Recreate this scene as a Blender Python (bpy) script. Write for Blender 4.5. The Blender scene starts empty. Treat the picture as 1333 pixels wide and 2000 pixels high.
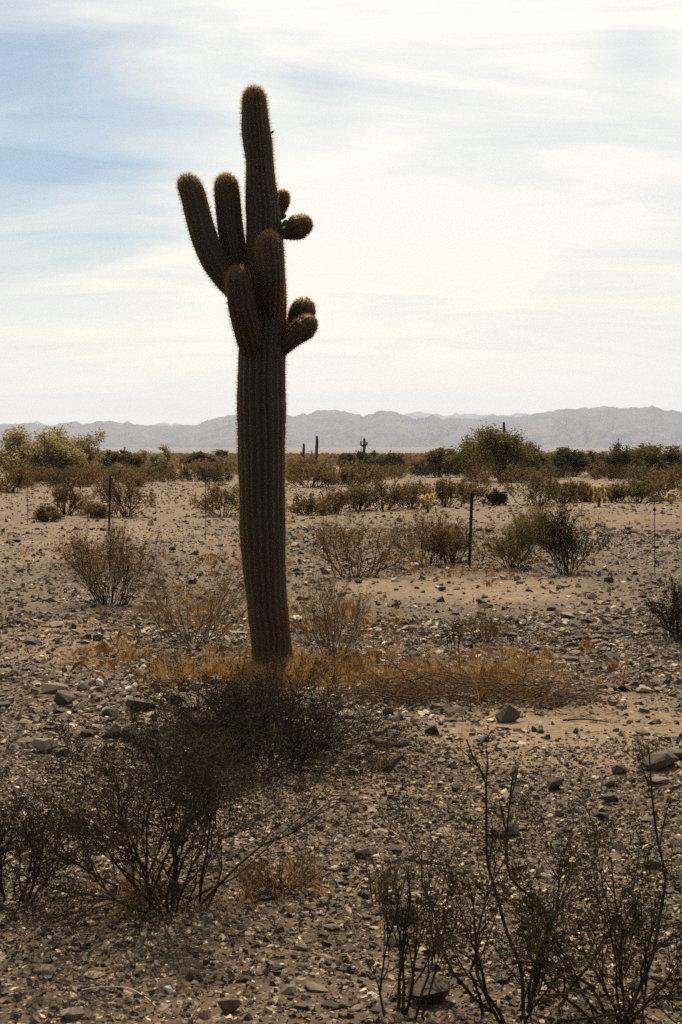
import bpy, bmesh, math, random
import numpy as np
from mathutils import Vector, Matrix, Euler

random.seed(7)
sc = bpy.context.scene
COL = sc.collection
R = math.radians
F, EYE, HY, CX = 2778.0, 1.6, 885.0, 666.5      # focal length and horizon, in photograph pixels

# ------------------------------------------------------------------ camera
cam_d = bpy.data.cameras.new('camera')
cam_d.sensor_fit = 'VERTICAL'; cam_d.sensor_height = 36.0; cam_d.lens = 50.0
cam_d.shift_y = -115.0/2000.0
cam_d.clip_start = 0.05; cam_d.clip_end = 90000.0
cam = bpy.data.objects.new('camera', cam_d); COL.objects.link(cam)
cam.location = (0, 0, EYE); cam.rotation_euler = (R(90), 0, 0)
sc.camera = cam

# ------------------------------------------------------------------ light
SUN_EL, SUN_AZ = R(54), R(-1)                     # azimuth: right of the view axis (+Y)
SUN_DIR = Vector((math.sin(SUN_AZ)*math.cos(SUN_EL), math.cos(SUN_AZ)*math.cos(SUN_EL), math.sin(SUN_EL)))
sun_d = bpy.data.lights.new('sun', 'SUN'); sun_d.energy = 5.0; sun_d.angle = R(0.6); sun_d.color = (1.0, 0.84, 0.60)
sun = bpy.data.objects.new('sun', sun_d); COL.objects.link(sun)
sun.rotation_euler = SUN_DIR.to_track_quat('Z', 'Y').to_euler(); sun.location = (0, 0, 50)

sc.view_settings.view_transform = 'Standard'; sc.view_settings.look = 'None'
sc.view_settings.exposure = 0.38; sc.view_settings.gamma = 1.0; sc.view_settings.use_curve_mapping = False
sc.render.engine = 'CYCLES'
sc.cycles.use_denoising = False
sc.cycles.max_bounces = 6; sc.cycles.volume_bounces = 1; sc.cycles.transparent_max_bounces = 8
sc.cycles.use_adaptive_sampling = False

class NT:
    """tiny node helper"""
    def __init__(s, tree): s.t = tree; tree.nodes.clear()
    def n(s, kind, **kw):
        nd = s.t.nodes.new(kind)
        for k, v in kw.items():
            if k == 'ins':
                for a, b in v.items(): s.put(nd.inputs[a], b)
            else: setattr(nd, k, v)
        return nd
    def put(s, sock, val):
        if hasattr(val, 'is_output'): s.t.links.new(val, sock)
        else: sock.default_value = val
    def math(s, op, a, b=0.0, c=0.0, clamp=False):
        nd = s.n('ShaderNodeMath', operation=op); nd.use_clamp = clamp
        for i, v in enumerate((a, b, c)): s.put(nd.inputs[i], v)
        return nd.outputs[0]
    def vmath(s, op, a, b=(0, 0, 0)):
        nd = s.n('ShaderNodeVectorMath', operation=op); s.put(nd.inputs[0], a); s.put(nd.inputs[1], b)
        return nd.outputs['Value'] if op in ('DOT_PRODUCT', 'LENGTH') else nd.outputs[0]
    def noise(s, vec, scale, detail=4, rough=.55, dist=0.0):
        nd = s.n('ShaderNodeTexNoise', ins={'Scale': scale, 'Detail': detail, 'Roughness': rough, 'Distortion': dist})
        if vec is not None: s.put(nd.inputs['Vector'], vec)
        return nd.outputs['Fac']
    def mix(s, f, a, b):
        nd = s.n('ShaderNodeMix', data_type='RGBA')
        s.put(nd.inputs[0], f); s.put(nd.inputs[6], a); s.put(nd.inputs[7], b)
        return nd.outputs[2]
    def ramp(s, f, stops, interp='LINEAR'):
        nd = s.n('ShaderNodeValToRGB'); cr = nd.color_ramp; cr.interpolation = interp
        while len(cr.elements) < len(stops): cr.elements.new(0.5)
        for e, (p, c) in zip(cr.elements, stops): e.position = p; e.color = (*c, 1)
        s.put(nd.inputs[0], f); return nd.outputs[0]
    def maprange(s, v, a, b, c=0.0, d=1.0):
        nd = s.n('ShaderNodeMapRange'); nd.clamp = True
        for i, q in enumerate((v, a, b, c, d)): s.put(nd.inputs[i], q)
        return nd.outputs[0]

world = bpy.data.worlds.new('World'); sc.world = world; world.use_nodes = True
w = NT(world.node_tree)
SKY = 0.05
out = w.n('ShaderNodeOutputWorld')
bg = w.n('ShaderNodeBackground', ins={'Strength': SKY})
sky = w.n('ShaderNodeTexSky'); sky.sky_type = 'NISHITA'; sky.sun_disc = False
sky.sun_elevation = SUN_EL; sky.sun_rotation = SUN_AZ; sky.altitude = 300; sky.air_density = 1.0; sky.dust_density = 1.2; sky.ozone_density = 1.2
tc = w.n('ShaderNodeTexCoord').outputs['Generated']
sep = w.n('ShaderNodeSeparateXYZ'); w.put(sep.inputs[0], tc)
zz = w.math('ADD', w.math('MAXIMUM', sep.outputs[2], 0.0), 0.22)
u = w.math('DIVIDE', sep.outputs[0], zz); v = w.math('DIVIDE', sep.outputs[1], zz)
cmb = w.n('ShaderNodeCombineXYZ'); w.put(cmb.inputs[0], u); w.put(cmb.inputs[1], v)
mp = w.n('ShaderNodeMapping', ins={'Vector': cmb.outputs[0], 'Rotation': (0, 0, R(-8)), 'Scale': (0.9, 2.6, 1.0), 'Location': (3.1, 1.7, 0)})
mp2 = w.n('ShaderNodeMapping', ins={'Vector': cmb.outputs[0], 'Rotation': (0, 0, R(10)), 'Scale': (0.7, 1.1, 1.0), 'Location': (5.3, 2.2, 0)})
streak = w.noise(mp.outputs[0], 1.5, 7, .58, 0.9)
broad = w.noise(mp2.outputs[0], 0.8, 3, .5, 0.4)
def sky_dir(px, py):
    d = Vector(((px-CX)/F, 1.0, (HY-py)/F)); d.normalize(); return tuple(d)
def gap(px, py, sig, amp):
    d = w.vmath('DOT_PRODUCT', tc, sky_dir(px, py))
    e = w.math('EXPONENT', w.math('MULTIPLY', w.math('SUBTRACT', d, 1.0), 1.0/(sig*sig)))
    return w.math('MULTIPLY', e, amp)
cover = w.math('ADD', w.math('MULTIPLY', w.math('SUBTRACT', streak, 0.5), 1.55), 0.93)
cover = w.math('ADD', cover, w.math('MULTIPLY', w.math('SUBTRACT', broad, 0.5), 0.7))
for px, py, sg, am in ((-60, 210, .080, .70), (200, 235, .055, .34), (620, 190, .020, .25), (1240, 112, .020, .32), (1333, 540, .03, .15), (1120, 570, .025, .15), (60, 520, .07, .22)):
    cover = w.math('SUBTRACT', cover, gap(px, py, sg, am))
cover = w.maprange(cover, 0.0, 1.0, 0.05, 0.98)
# cirrus scatters forward: brighter towards the sun, dimmer away; unseen side darkened further to cut fill
cs = w.vmath('DOT_PRODUCT', tc, tuple(SUN_DIR))
phase = w.maprange(cs, -0.6, 0.80, 0.09, 1.0)
low = w.maprange(sep.outputs[2], 0.0, 0.16, 1.0, 0.0)
cc = w.mix(low, (0.84/SKY, 0.81/SKY, 0.715/SKY, 1), (1.14/SKY, 1.0/SKY, 0.70/SKY, 1))
ccol = w.vmath('SCALE', cc); w.put(ccol.node.inputs['Scale'], phase)
tint = w.vmath('MULTIPLY', sky.outputs[0], (0.98, 1.23, 1.25))
col = w.mix(cover, tint, ccol)
w.put(bg.inputs['Color'], col); w.put(out.inputs['Surface'], bg.outputs[0])

# ------------------------------------------------------------------ helpers: tags and meshes
def tag(o, label=None, cat=None, group=None, kind=None):
    if label: o['label'] = label
    if cat: o['category'] = cat
    if group: o['group'] = group
    if kind: o['kind'] = kind
    return o
def mk_mesh(name, V, faces, mat=None, smooth=False):
    """V (n,3); faces: list of (m,k) index arrays"""
    me = bpy.data.meshes.new(name)
    V = np.ascontiguousarray(V, dtype=np.float32).reshape(-1, 3)
    faces = [np.ascontiguousarray(f, dtype=np.int32) for f in faces if len(f)]
    me.vertices.add(len(V)); me.vertices.foreach_set('co', V.ravel())
    tot = np.concatenate([np.full(len(f), f.shape[1], np.int32) for f in faces])
    loops = np.concatenate([f.ravel() for f in faces])
    st = np.concatenate([[0], np.cumsum(tot)[:-1]]).astype(np.int32)
    me.loops.add(len(loops)); me.loops.foreach_set('vertex_index', loops)
    me.polygons.add(len(tot)); me.polygons.foreach_set('loop_start', st); me.polygons.foreach_set('loop_total', tot)
    me.polygons.foreach_set('use_smooth', np.full(len(tot), smooth, bool))
    me.update(calc_edges=True); me.validate()
    if mat: me.materials.append(mat)
    return me
def ob(name, me, parent=None, loc=(0, 0, 0), rot=(0, 0, 0), scale=(1, 1, 1)):
    o = bpy.data.objects.new(name, me); COL.objects.link(o)
    o.parent = parent; o.location = loc; o.rotation_euler = rot; o.scale = scale
    return o
def empty(name, loc=(0, 0, 0), rz=0.0):
    o = bpy.data.objects.new(name, None); COL.objects.link(o); o.empty_display_size = .2
    o.location = loc; o.rotation_euler = (0, 0, rz); return o
def copy_tree(o, parent=None):
    c = o.copy(); COL.objects.link(c); c.parent = parent
    for ch in list(o.children): copy_tree(ch, c)
    return c
def nrm(a): return a/np.maximum(np.linalg.norm(a, axis=-1, keepdims=True), 1e-9)

# terrain height
def g(x, y):
    x = np.asarray(x, float); y = np.asarray(y, float)
    d = np.sqrt(x*x + y*y)
    near = np.clip(1.35 - d/60.0, 0, 1)
    h = .030*np.sin(.9*x + 1.3)*np.sin(.75*y + .4) + .022*np.sin(2.3*x + .6*y + 2.0)*np.sin(1.9*y - .7*x)
    h += .010*np.sin(5.1*x + 1.1*y)*np.sin(4.3*y + 2.2*x) + .05*np.sin(.23*x + 2.0)*np.sin(.31*y + 5.2)
    # low stony bank left of the big cactus and another at the right edge
    h += .07*np.exp(-((x + 1.75)/.75)**2 - ((y - 9.2)/.55)**2) + .08*np.exp(-((x - 1.75)/.6)**2 - ((y - 7.0)/.7)**2)
    return h*near
def gf(x, y): return float(g(x, y))
def GP(px, py):
    d = EYE*F/(py - HY)
    for _ in range(12):
        x = (px - CX)/F*d
        d = .5*d + .5*(EYE - gf(x, d))*F/(py - HY)
    x = (px - CX)/F*d
    return x, d, gf(x, d)
def W(px, py, d): return np.array(((px - CX)/F*d, d, EYE - (py - HY)/F*d))

# ------------------------------------------------------------------ materials
def new_mat(name):
    m = bpy.data.materials.new(name); m.use_nodes = True
    t = NT(m.node_tree); o = t.n('ShaderNodeOutputMaterial'); return m, t, o
def pbsdf(t, col, rough=.8, spec=.3, normal=None):
    b = t.n('ShaderNodeBsdfPrincipled'); t.put(b.inputs['Base Color'], col); t.put(b.inputs['Roughness'], rough)
    b.inputs['Specular IOR Level'].default_value = spec
    if normal is not None: t.put(b.inputs['Normal'], normal)
    return b
def bump(t, h, strength=.5, dist=.01):
    b = t.n('ShaderNodeBump', ins={'Strength': strength, 'Distance': dist, 'Height': h}); return b.outputs[0]
def leafy(name, c1, c2, trans=.3, scale=8.0):
    m, t, o = new_mat(name)
    rnd = t.n('ShaderNodeNewGeometry').outputs['Random Per Island']
    oi = t.n('ShaderNodeObjectInfo').outputs['Random']
    f = t.math('ADD', t.math('MULTIPLY', rnd, .7), t.math('MULTIPLY', oi, .3))
    c = t.mix(f, (*c1, 1), (*c2, 1))
    b = pbsdf(t, c, .8, .06)
    tr = t.n('ShaderNodeBsdfTranslucent'); t.put(tr.inputs[0], c)
    mx = t.n('ShaderNodeMixShader', ins={0: trans}); t.put(mx.inputs[1], b.outputs[0]); t.put(mx.inputs[2], tr.outputs[0])
    t.put(o.inputs[0], mx.outputs[0]); return m
def barky(name, c1, c2, scale=30.0, rough=.9, spec=.08):
    m, t, o = new_mat(name)
    p = t.n('ShaderNodeTexCoord').outputs['Object']
    n = t.noise(p, scale, 5, .6)
    b = pbsdf(t, t.mix(n, (*c1, 1), (*c2, 1)), rough, spec, bump(t, n, .4, .004))
    t.put(o.inputs[0], b.outputs[0]); return m
M = {}
M['creosote_leaf'] = leafy('creosote_leaf', (.014, .013, .005), (.056, .047, .018), .28)
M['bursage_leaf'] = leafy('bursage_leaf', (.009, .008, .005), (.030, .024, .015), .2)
M['dry_leaf'] = leafy('dry_leaf', (.085, .060, .030), (.20, .145, .075), .3)
M['brown_leaf'] = leafy('brown_leaf', (.105, .064, .027), (.225, .145, .062), .42)
M['olive_leaf'] = leafy('olive_leaf', (.080, .064, .024), (.185, .142, .055), .42)
M['tree_leaf'] = leafy('tree_leaf', (.19, .155, .072), (.36, .295, .14), .5)
M['dark_tree_leaf'] = leafy('dark_tree_leaf', (.062, .055, .022), (.135, .115, .046), .42)
M['stem_dark'] = barky('stem_dark', (.018, .013, .009), (.055, .040, .027))
M['stem_tan'] = barky('stem_tan', (.085, .062, .042), (.185, .140, .095))
M['stem_pale'] = barky('stem_pale', (.36, .29, .20), (.55, .46, .34))
M['dead_wood'] = barky('dead_wood', (.035, .026, .020), (.11, .085, .062), 18)
M['rust'] = barky('rust', (.016, .012, .010), (.045, .029, .020), 40, .85, .1)
M['wire'] = barky('wire', (.05, .04, .035), (.09, .075, .06), 30, .7, .2)
M['grass_dry_leak_tint'] = leafy('grass_dry_leak_tint', (.20, .108, .038), (.41, .25, .095), .45)  # withered grass, hue pushed towards the orange of the light leak
M['rusty_twig'] = leafy('rusty_twig', (.085, .040, .015), (.19, .092, .034), .35)
M['spine'] = leafy('spine', (.15, .082, .030), (.50, .31, .125), .68)
M['spine_yellow'] = leafy('spine_yellow', (.55, .42, .18), (.80, .68, .36), .45)
M['cholla_stem'] = barky('cholla_stem', (.05, .042, .026), (.11, .09, .05), 25)
M['white_paint'] = barky('white_paint', (.62, .60, .56), (.78, .76, .72), 3)
M['tin_roof'] = barky('tin_roof', (.40, .39, .37), (.55, .53, .50), 3)
M['shed_door'] = barky('shed_door', (.12, .10, .09), (.2, .17, .15), 3)

def cactus_mat():
    m, t, o = new_mat('cactus_skin')
    tcn = t.n('ShaderNodeTexCoord').outputs['Object']
    sp = t.n('ShaderNodeSeparateXYZ'); t.put(sp.inputs[0], tcn)
    n = t.noise(tcn, 9, 5, .6); n2 = t.noise(tcn, 60, 3, .6)
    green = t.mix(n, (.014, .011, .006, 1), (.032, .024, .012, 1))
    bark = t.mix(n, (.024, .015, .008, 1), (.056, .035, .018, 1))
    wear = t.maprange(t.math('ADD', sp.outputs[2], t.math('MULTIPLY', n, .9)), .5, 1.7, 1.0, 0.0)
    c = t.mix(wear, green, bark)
    b = pbsdf(t, c, .6, .35, bump(t, n2, .35, .006))
    t.put(o.inputs[0], b.outputs[0]); return m
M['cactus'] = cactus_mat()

def stone_mat(name, stops, per='Random Per Island', rough=.62, spec=.22):
    m, t, o = new_mat(name)
    if per == 'obj': r = t.n('ShaderNodeObjectInfo').outputs['Random']
    else: r = t.n('ShaderNodeNewGeometry').outputs['Random Per Island']
    c = t.ramp(r, stops)
    p = t.n('ShaderNodeTexCoord').outputs['Object']
    n = t.noise(p, 22, 6, .65); n2 = t.noise(p, 140, 3, .6)
    c2 = t.mix(t.maprange(n, .35, .7), c, t.mix(.45, c, (.06, .045, .033, 1)))
    c2 = t.mix(t.maprange(n2, .55, .75, 0, .25), c2, (.30, .25, .20, 1))
    b = pbsdf(t, c2, t.maprange(n2, .3, .7, rough - .1, rough + .2), spec, bump(t, t.math('ADD', n, t.math('MULTIPLY', n2, .4)), .5, .012))
    t.put(o.inputs[0], b.outputs[0]); return m
M['stone'] = stone_mat('stone', [(0, (.012, .008, .006)), (.28, (.034, .024, .016)), (.52, (.105, .074, .049)), (.74, (.205, .148, .097)), (.91, (.34, .255, .175)), (1, (.60, .49, .37))])
M['rock_dark'] = stone_mat('rock_dark', [(0, (.040, .030, .023)), (1, (.085, .064, .048))], 'obj', .68, .2)
M['rock_tan'] = stone_mat('rock_tan', [(0, (.14, .108, .082)), (1, (.23, .182, .142))], 'obj', .68, .2)
M['rock_white'] = stone_mat('rock_white', [(0, (.66, .62, .56)), (1, (.78, .75, .70))], 'obj', .68, .2)

def ground_mat():
    m, t, o = new_mat('desert_soil')
    p = t.n('ShaderNodeNewGeometry').outputs['Position']
    sp = t.n('ShaderNodeSeparateXYZ'); t.put(sp.inputs[0], p)
    dist = t.vmath('LENGTH', p)
    n1 = t.noise(p, .35, 5, .6); n2 = t.noise(p, 3.2, 6, .65); n3 = t.noise(p, 55, 4, .7); n4 = t.noise(p, .03, 5, .6)
    sand = t.n('ShaderNodeAttribute', attribute_name='sand').outputs['Fac']   # pale wash sand against dark pavement soil, shade between its stones painted in
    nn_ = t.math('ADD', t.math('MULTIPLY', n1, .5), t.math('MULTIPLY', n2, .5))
    shaded_fines = t.ramp(nn_, [(.30, (.030, .020, .012)), (.50, (.066, .045, .027)), (.70, (.112, .077, .047))])
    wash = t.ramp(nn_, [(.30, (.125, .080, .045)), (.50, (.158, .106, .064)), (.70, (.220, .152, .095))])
    soil = t.mix(t.maprange(t.math('ADD', sand, t.math('MULTIPLY', t.math('SUBTRACT', n2, .5), .7)), .1, .8), shaded_fines, wash)
    # fine grit: little cells of differing stone colour
    def grit(scale, lo, hi):
        vo = t.n('ShaderNodeTexVoronoi', ins={'Scale': scale, 'Randomness': 1.0}); vo.distance = 'EUCLIDEAN'
        t.put(vo.inputs['Vector'], p)
        s2 = t.n('ShaderNodeSeparateColor'); t.put(s2.inputs[0], vo.outputs['Color'])
        cc_ = t.ramp(s2.outputs[0], [(0, (.030, .023, .018)), (.4, (.085, .062, .046)), (.75, (.19, .142, .104)), (1, (.38, .31, .24))])
        msk = t.math('MULTIPLY', t.maprange(s2.outputs[1], lo, hi), t.maprange(vo.outputs['Distance'], .30, .55, 1, 0))
        return cc_, msk, vo.outputs['Distance']
    g1, k1, h1 = grit(75, .45, .55); g2, k2, h2 = grit(26, .55, .65); g3, k3, h3 = grit(7, .5, .6)
    c = t.mix(t.math('MULTIPLY', k1, .85), soil, g1)
    c = t.mix(t.math('MULTIPLY', k2, .85), c, g2)
    mid = t.maprange(dist, 22, 45)
    c = t.mix(t.math('MULTIPLY', t.math('MULTIPLY', k3, .75), mid), c, g3)
    far = t.maprange(dist, 120, 700)
    scrub = t.mix(t.maprange(n4, .4, .6), (.075, .060, .034, 1), (.16, .12, .082, 1))
    c = t.mix(t.math('MULTIPLY', far, .8), c, scrub)
    hgt = t.math('ADD', t.math('MULTIPLY', n2, .6), t.math('ADD', t.math('MULTIPLY', n3, .25), t.math('MULTIPLY', t.math('MULTIPLY', k2, .5), 1.0)))
    b = pbsdf(t, c, .9, .2, bump(t, hgt, .7, .02))
    t.put(o.inputs[0], b.outputs[0]); return m
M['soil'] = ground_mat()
def mountain_mat():
    m, t, o = new_mat('mountain_rock')
    p = t.n('ShaderNodeNewGeometry').outputs['Position']
    n = t.noise(p, .004, 8, .65); n2 = t.noise(p, .03, 5, .6)
    c = t.mix(t.maprange(n, .35, .65), (.055, .052, .055, 1), (.14, .125, .115, 1))
    b = pbsdf(t, c, .95, .1, bump(t, n2, .6, 20)); t.put(o.inputs[0], b.outputs[0]); return m
M['mountain'] = mountain_mat()

def vnoise(x, y, seed):
    xi = np.floor(x).astype(np.int64); yi = np.floor(y).astype(np.int64); fx = x - xi; fy = y - yi
    fx = fx*fx*(3-2*fx); fy = fy*fy*(3-2*fy)
    def h(a, b):
        k = (a*374761393 + b*668265263 + seed*974711) & 0x7fffffff
        k = ((k ^ (k >> 13))*1274126177) & 0x7fffffff
        return (k ^ (k >> 16))/float(0x7fffffff) % 1.0
    return (h(xi, yi)*(1-fx) + h(xi+1, yi)*fx)*(1-fy) + (h(xi, yi+1)*(1-fx) + h(xi+1, yi+1)*fx)*fy
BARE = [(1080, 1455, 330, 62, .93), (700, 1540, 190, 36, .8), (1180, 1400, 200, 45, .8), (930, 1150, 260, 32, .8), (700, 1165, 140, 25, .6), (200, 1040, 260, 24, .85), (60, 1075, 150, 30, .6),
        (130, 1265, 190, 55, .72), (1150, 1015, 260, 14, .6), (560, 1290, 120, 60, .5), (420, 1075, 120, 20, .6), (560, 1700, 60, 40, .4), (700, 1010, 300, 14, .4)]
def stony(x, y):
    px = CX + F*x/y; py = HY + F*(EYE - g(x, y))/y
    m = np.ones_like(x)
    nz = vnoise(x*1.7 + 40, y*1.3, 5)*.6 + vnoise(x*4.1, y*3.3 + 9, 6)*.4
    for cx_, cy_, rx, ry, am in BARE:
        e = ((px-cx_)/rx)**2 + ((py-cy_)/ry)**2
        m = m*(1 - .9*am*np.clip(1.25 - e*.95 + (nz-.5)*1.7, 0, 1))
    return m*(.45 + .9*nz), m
# ------------------------------------------------------------------ ground sheet
def build_ground():
    ang = np.concatenate([np.arange(-180, -30, 4.0), np.arange(-30, 30, .45), np.arange(30, 180.01, 4.0)])*math.pi/180
    rad = [.4]
    while rad[-1] < 21000: rad.append(rad[-1]*(1.021 if rad[-1] < 60 else 1.06))
    rad = np.array(rad)
    A, Rr = np.meshgrid(ang, rad)
    X = Rr*np.sin(A); Y = Rr*np.cos(A); Z = g(X, Y)
    # the far plain climbs a little towards the foot of the ranges
    Z = Z + np.clip((Rr - 2500)/5500, 0, 1)**1.6*38.0
    na = len(ang); nr = len(rad)
    idx = np.arange(nr*na).reshape(nr, na)
    q = np.stack([idx[:-1, :-1], idx[:-1, 1:], idx[1:, 1:], idx[1:, :-1]], -1).reshape(-1, 4)[:, ::-1]
    V = np.stack([X, Y, Z], -1).reshape(-1, 3)
    c = len(V); V = np.vstack([V, [[0, 0, gf(0, 0)]]])
    tri = np.stack([idx[0, 1:], idx[0, :-1], np.full(na-1, c)], -1)[:, ::-1]
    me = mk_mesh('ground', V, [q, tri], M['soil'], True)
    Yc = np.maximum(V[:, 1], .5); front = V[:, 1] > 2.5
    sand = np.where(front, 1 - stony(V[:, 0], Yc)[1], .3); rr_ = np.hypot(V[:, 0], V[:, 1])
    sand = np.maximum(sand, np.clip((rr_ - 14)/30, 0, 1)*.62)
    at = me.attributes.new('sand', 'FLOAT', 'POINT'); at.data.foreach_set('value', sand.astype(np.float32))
    o = ob('ground', me); tag(o, 'stony tan desert floor reaching to the far mountains', kind='structure')
build_ground()

# ------------------------------------------------------------------ mountains
def ridged(x, y, seed, octv=5):
    s = 0; a = 1; tot = 0
    for i in range(octv):
        s = s + a*(1 - np.abs(2*vnoise(x*2**i, y*2**i, seed + i) - 1)); tot += a; a *= .5
    return s/tot
MAIN = [(-900, 800), (-700, 822), (-500, 806), (-350, 818), (-200, 812), (-80, 826), (0, 828), (15, 829), (55, 825), (92, 831), (130, 826), (148, 822), (160, 828), (178, 827), (190, 821), (203, 823), (215, 820), (228, 826),
        (240, 826), (248, 821), (262, 828), (278, 830), (335, 831), (380, 830), (397, 826), (415, 818), (445, 812), (460, 811), (510, 809), (560, 810), (575, 813), (590, 808), (600, 810), (620, 801), (650, 800),
        (680, 804), (700, 810), (708, 813), (720, 810), (735, 805), (750, 801), (775, 805), (790, 811), (800, 815), (815, 818), (830, 816), (842, 810), (855, 814), (870, 819), (885, 815), (905, 817), (930, 817),
        (945, 815), (958, 810), (975, 813), (1000, 815), (1020, 813), (1050, 808), (1070, 805), (1100, 799), (1150, 797), (1178, 793), (1192, 794), (1215, 797), (1265, 796), (1275, 791), (1283, 796), (1300, 801),
        (1333, 804), (1450, 798), (1600, 815), (1800, 803), (2100, 822), (2400, 810)]
FARR = [(-900, 815), (-400, 820), (-50, 830), (20, 829), (30, 826), (60, 829), (72, 823), (85, 828), (110, 835), (200, 838), (290, 832), (320, 826), (350, 830), (450, 834), (600, 826), (740, 818), (790, 811), (802, 807),
        (832, 805), (850, 807), (872, 812), (885, 809), (910, 807), (928, 809), (935, 812), (950, 809), (990, 811), (1012, 808), (1040, 809), (1090, 815), (1300, 818), (1700, 812), (2300, 820)]
def build_range(name, prof, D, depth, seed, rough, label):
    px = np.arange(-880, 2300, 3.0)
    pr = np.array(prof, float)
    py = np.interp(px, pr[:, 0], pr[:, 1]) + (vnoise(px/9.0, px*0, seed) - .5)*3.6 + (vnoise(px/3.5, px*0 + 7, seed) - .5)*1.2
    H = (HY - py)/F*D + EYE
    s = np.concatenate([np.linspace(0, 1, 32), np.linspace(1.1, 1.7, 5)])
    S, PX = np.meshgrid(s, px, indexing='ij')
    Hh = np.broadcast_to(H, S.shape)
    up = np.where(S <= 1, S, np.clip(1 - (S - 1)*1.4, 0, 1))
    base = Hh*(.18*up + .82*up**1.9)
    rn = ridged(PX/70.0 + 3*vnoise(PX/120, S*3, seed+9), S*2.2, seed)
    Z = base + rough*Hh*(rn - .62)*up*(1 - up)*2.6 - 10*(1 - up)
    dd = D + (S - 1)*depth
    X = (PX - CX)/F*D*(1 + (S - 1)*depth/D); Y = dd
    n, k = S.shape; idx = np.arange(n*k).reshape(n, k)
    q = np.stack([idx[:-1, :-1], idx[:-1, 1:], idx[1:, 1:], idx[1:, :-1]], -1).reshape(-1, 4)
    o = ob(name, mk_mesh(name, np.stack([X, Y, Z], -1), [q], M['mountain'], False))
    tag(o, label, kind='structure')
build_range('mountain_range', MAIN, 9000.0, 2600.0, 11, .9, 'hazy lavender main range with jagged crest along the horizon')
build_range('mountain_range', FARR, 17000.0, 3000.0, 31, .7, 'paler far range showing through the gaps of the main crest')

# ------------------------------------------------------------------ haze: closed box round everything on the ground
bm = bmesh.new(); bmesh.ops.create_cube(bm, size=1.0)
hm = bpy.data.meshes.new('haze'); bm.to_mesh(hm); bm.free()
hz, t, o_ = new_mat('haze_air')
pv = t.n('ShaderNodeVolumePrincipled'); pv.inputs['Color'].default_value = (.64, .74, 1.0, 1)
pv.inputs['Density'].default_value = 6.4e-5; pv.inputs['Anisotropy'].default_value = .25
t.put(o_.inputs['Volume'], pv.outputs[0]); hm.materials.append(hz)
haze = ob('haze', hm, loc=(0, 0, 399), scale=(46000, 46000, 802)); tag(haze, 'pale dry air thinning the far mountains', kind='stuff')

# ------------------------------------------------------------------ branching plants
def tubes(P, Rd, sides=3):
    N, K, _ = P.shape
    T = np.gradient(P, axis=1); T = nrm(T)
    ref = np.where(np.abs(T[:, :1, 2:3]) > .9, np.array([[[1., 0, 0]]]), np.array([[[0, 0, 1.]]]))
    A = nrm(np.cross(T, np.broadcast_to(ref, T.shape))); B = np.cross(T, A)
    th = np.arange(sides)*2*math.pi/sides
    V = P[:, :, None] + Rd[:, :, None, None]*(A[:, :, None]*np.cos(th)[None, None, :, None] + B[:, :, None]*np.sin(th)[None, None, :, None])
    idx = np.arange(N*K*sides).reshape(N, K, sides); nx = np.roll(idx, -1, 2)
    q = np.stack([idx[:, :-1], nx[:, :-1], nx[:, 1:], idx[:, 1:]], -1).reshape(-1, 4)
    return V.reshape(-1, 3), q
def walk(rng, P0, D0, L, K, up, wob):
    N = len(P0); P = np.zeros((N, K, 3)); P[:, 0] = P0; d = nrm(D0)
    st = (L/(K-1))[:, None]
    for k in range(1, K):
        d = nrm(d + np.array([0, 0, up]) + wob*rng.normal(size=(N, 3)))
        P[:, k] = P[:, k-1] + d*st
    return P
def grow(rng, n0, ang, L, r0, levels, K=6, up=.08, wob=.12, rb=.05, az=None):
    a = rng.uniform(0, 2*math.pi, n0) if az is None else rng.uniform(az[0], az[1], n0)
    th = np.radians(rng.uniform(ang[0], ang[1], n0))
    D = np.stack([np.cos(a)*np.sin(th), np.sin(a)*np.sin(th), np.cos(th)], -1)
    P0 = np.stack([np.cos(a)*rb*rng.random(n0), np.sin(a)*rb*rng.random(n0), np.full(n0, -.02)], -1)
    Ls = rng.uniform(L[0], L[1], n0)
    P = walk(rng, P0, D, Ls, K, up, wob); r = r0*rng.uniform(.6, 1.15, n0)
    Rd = r[:, None]*np.linspace(1, .35, K)[None]
    out = [(P, Rd, Ls)]
    for (nc, ratio, spread, t0) in levels:
        Pp, Rp, Lp = out[-1]; N = len(Pp)
        par = np.repeat(np.arange(N), nc); tt = rng.uniform(t0, 1, len(par))*(K-1)
        i = np.minimum(tt.astype(int), K-2); f = (tt - i)[:, None]
        pos = Pp[par, i]*(1-f) + Pp[par, i+1]*f
        tan = nrm(Pp[par, i+1] - Pp[par, i])
        dirs = tan + spread*rng.normal(size=tan.shape)
        Ls = Lp[par]*ratio*rng.uniform(.55, 1.2, len(par))*(1.15 - .45*tt/(K-1))
        P = walk(rng, pos, dirs, Ls, K, up, wob)
        rr = (Rp[par, i]*.68)
        out.append((P, rr[:, None]*np.linspace(1, .3, K)[None], Ls))
    return out
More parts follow.
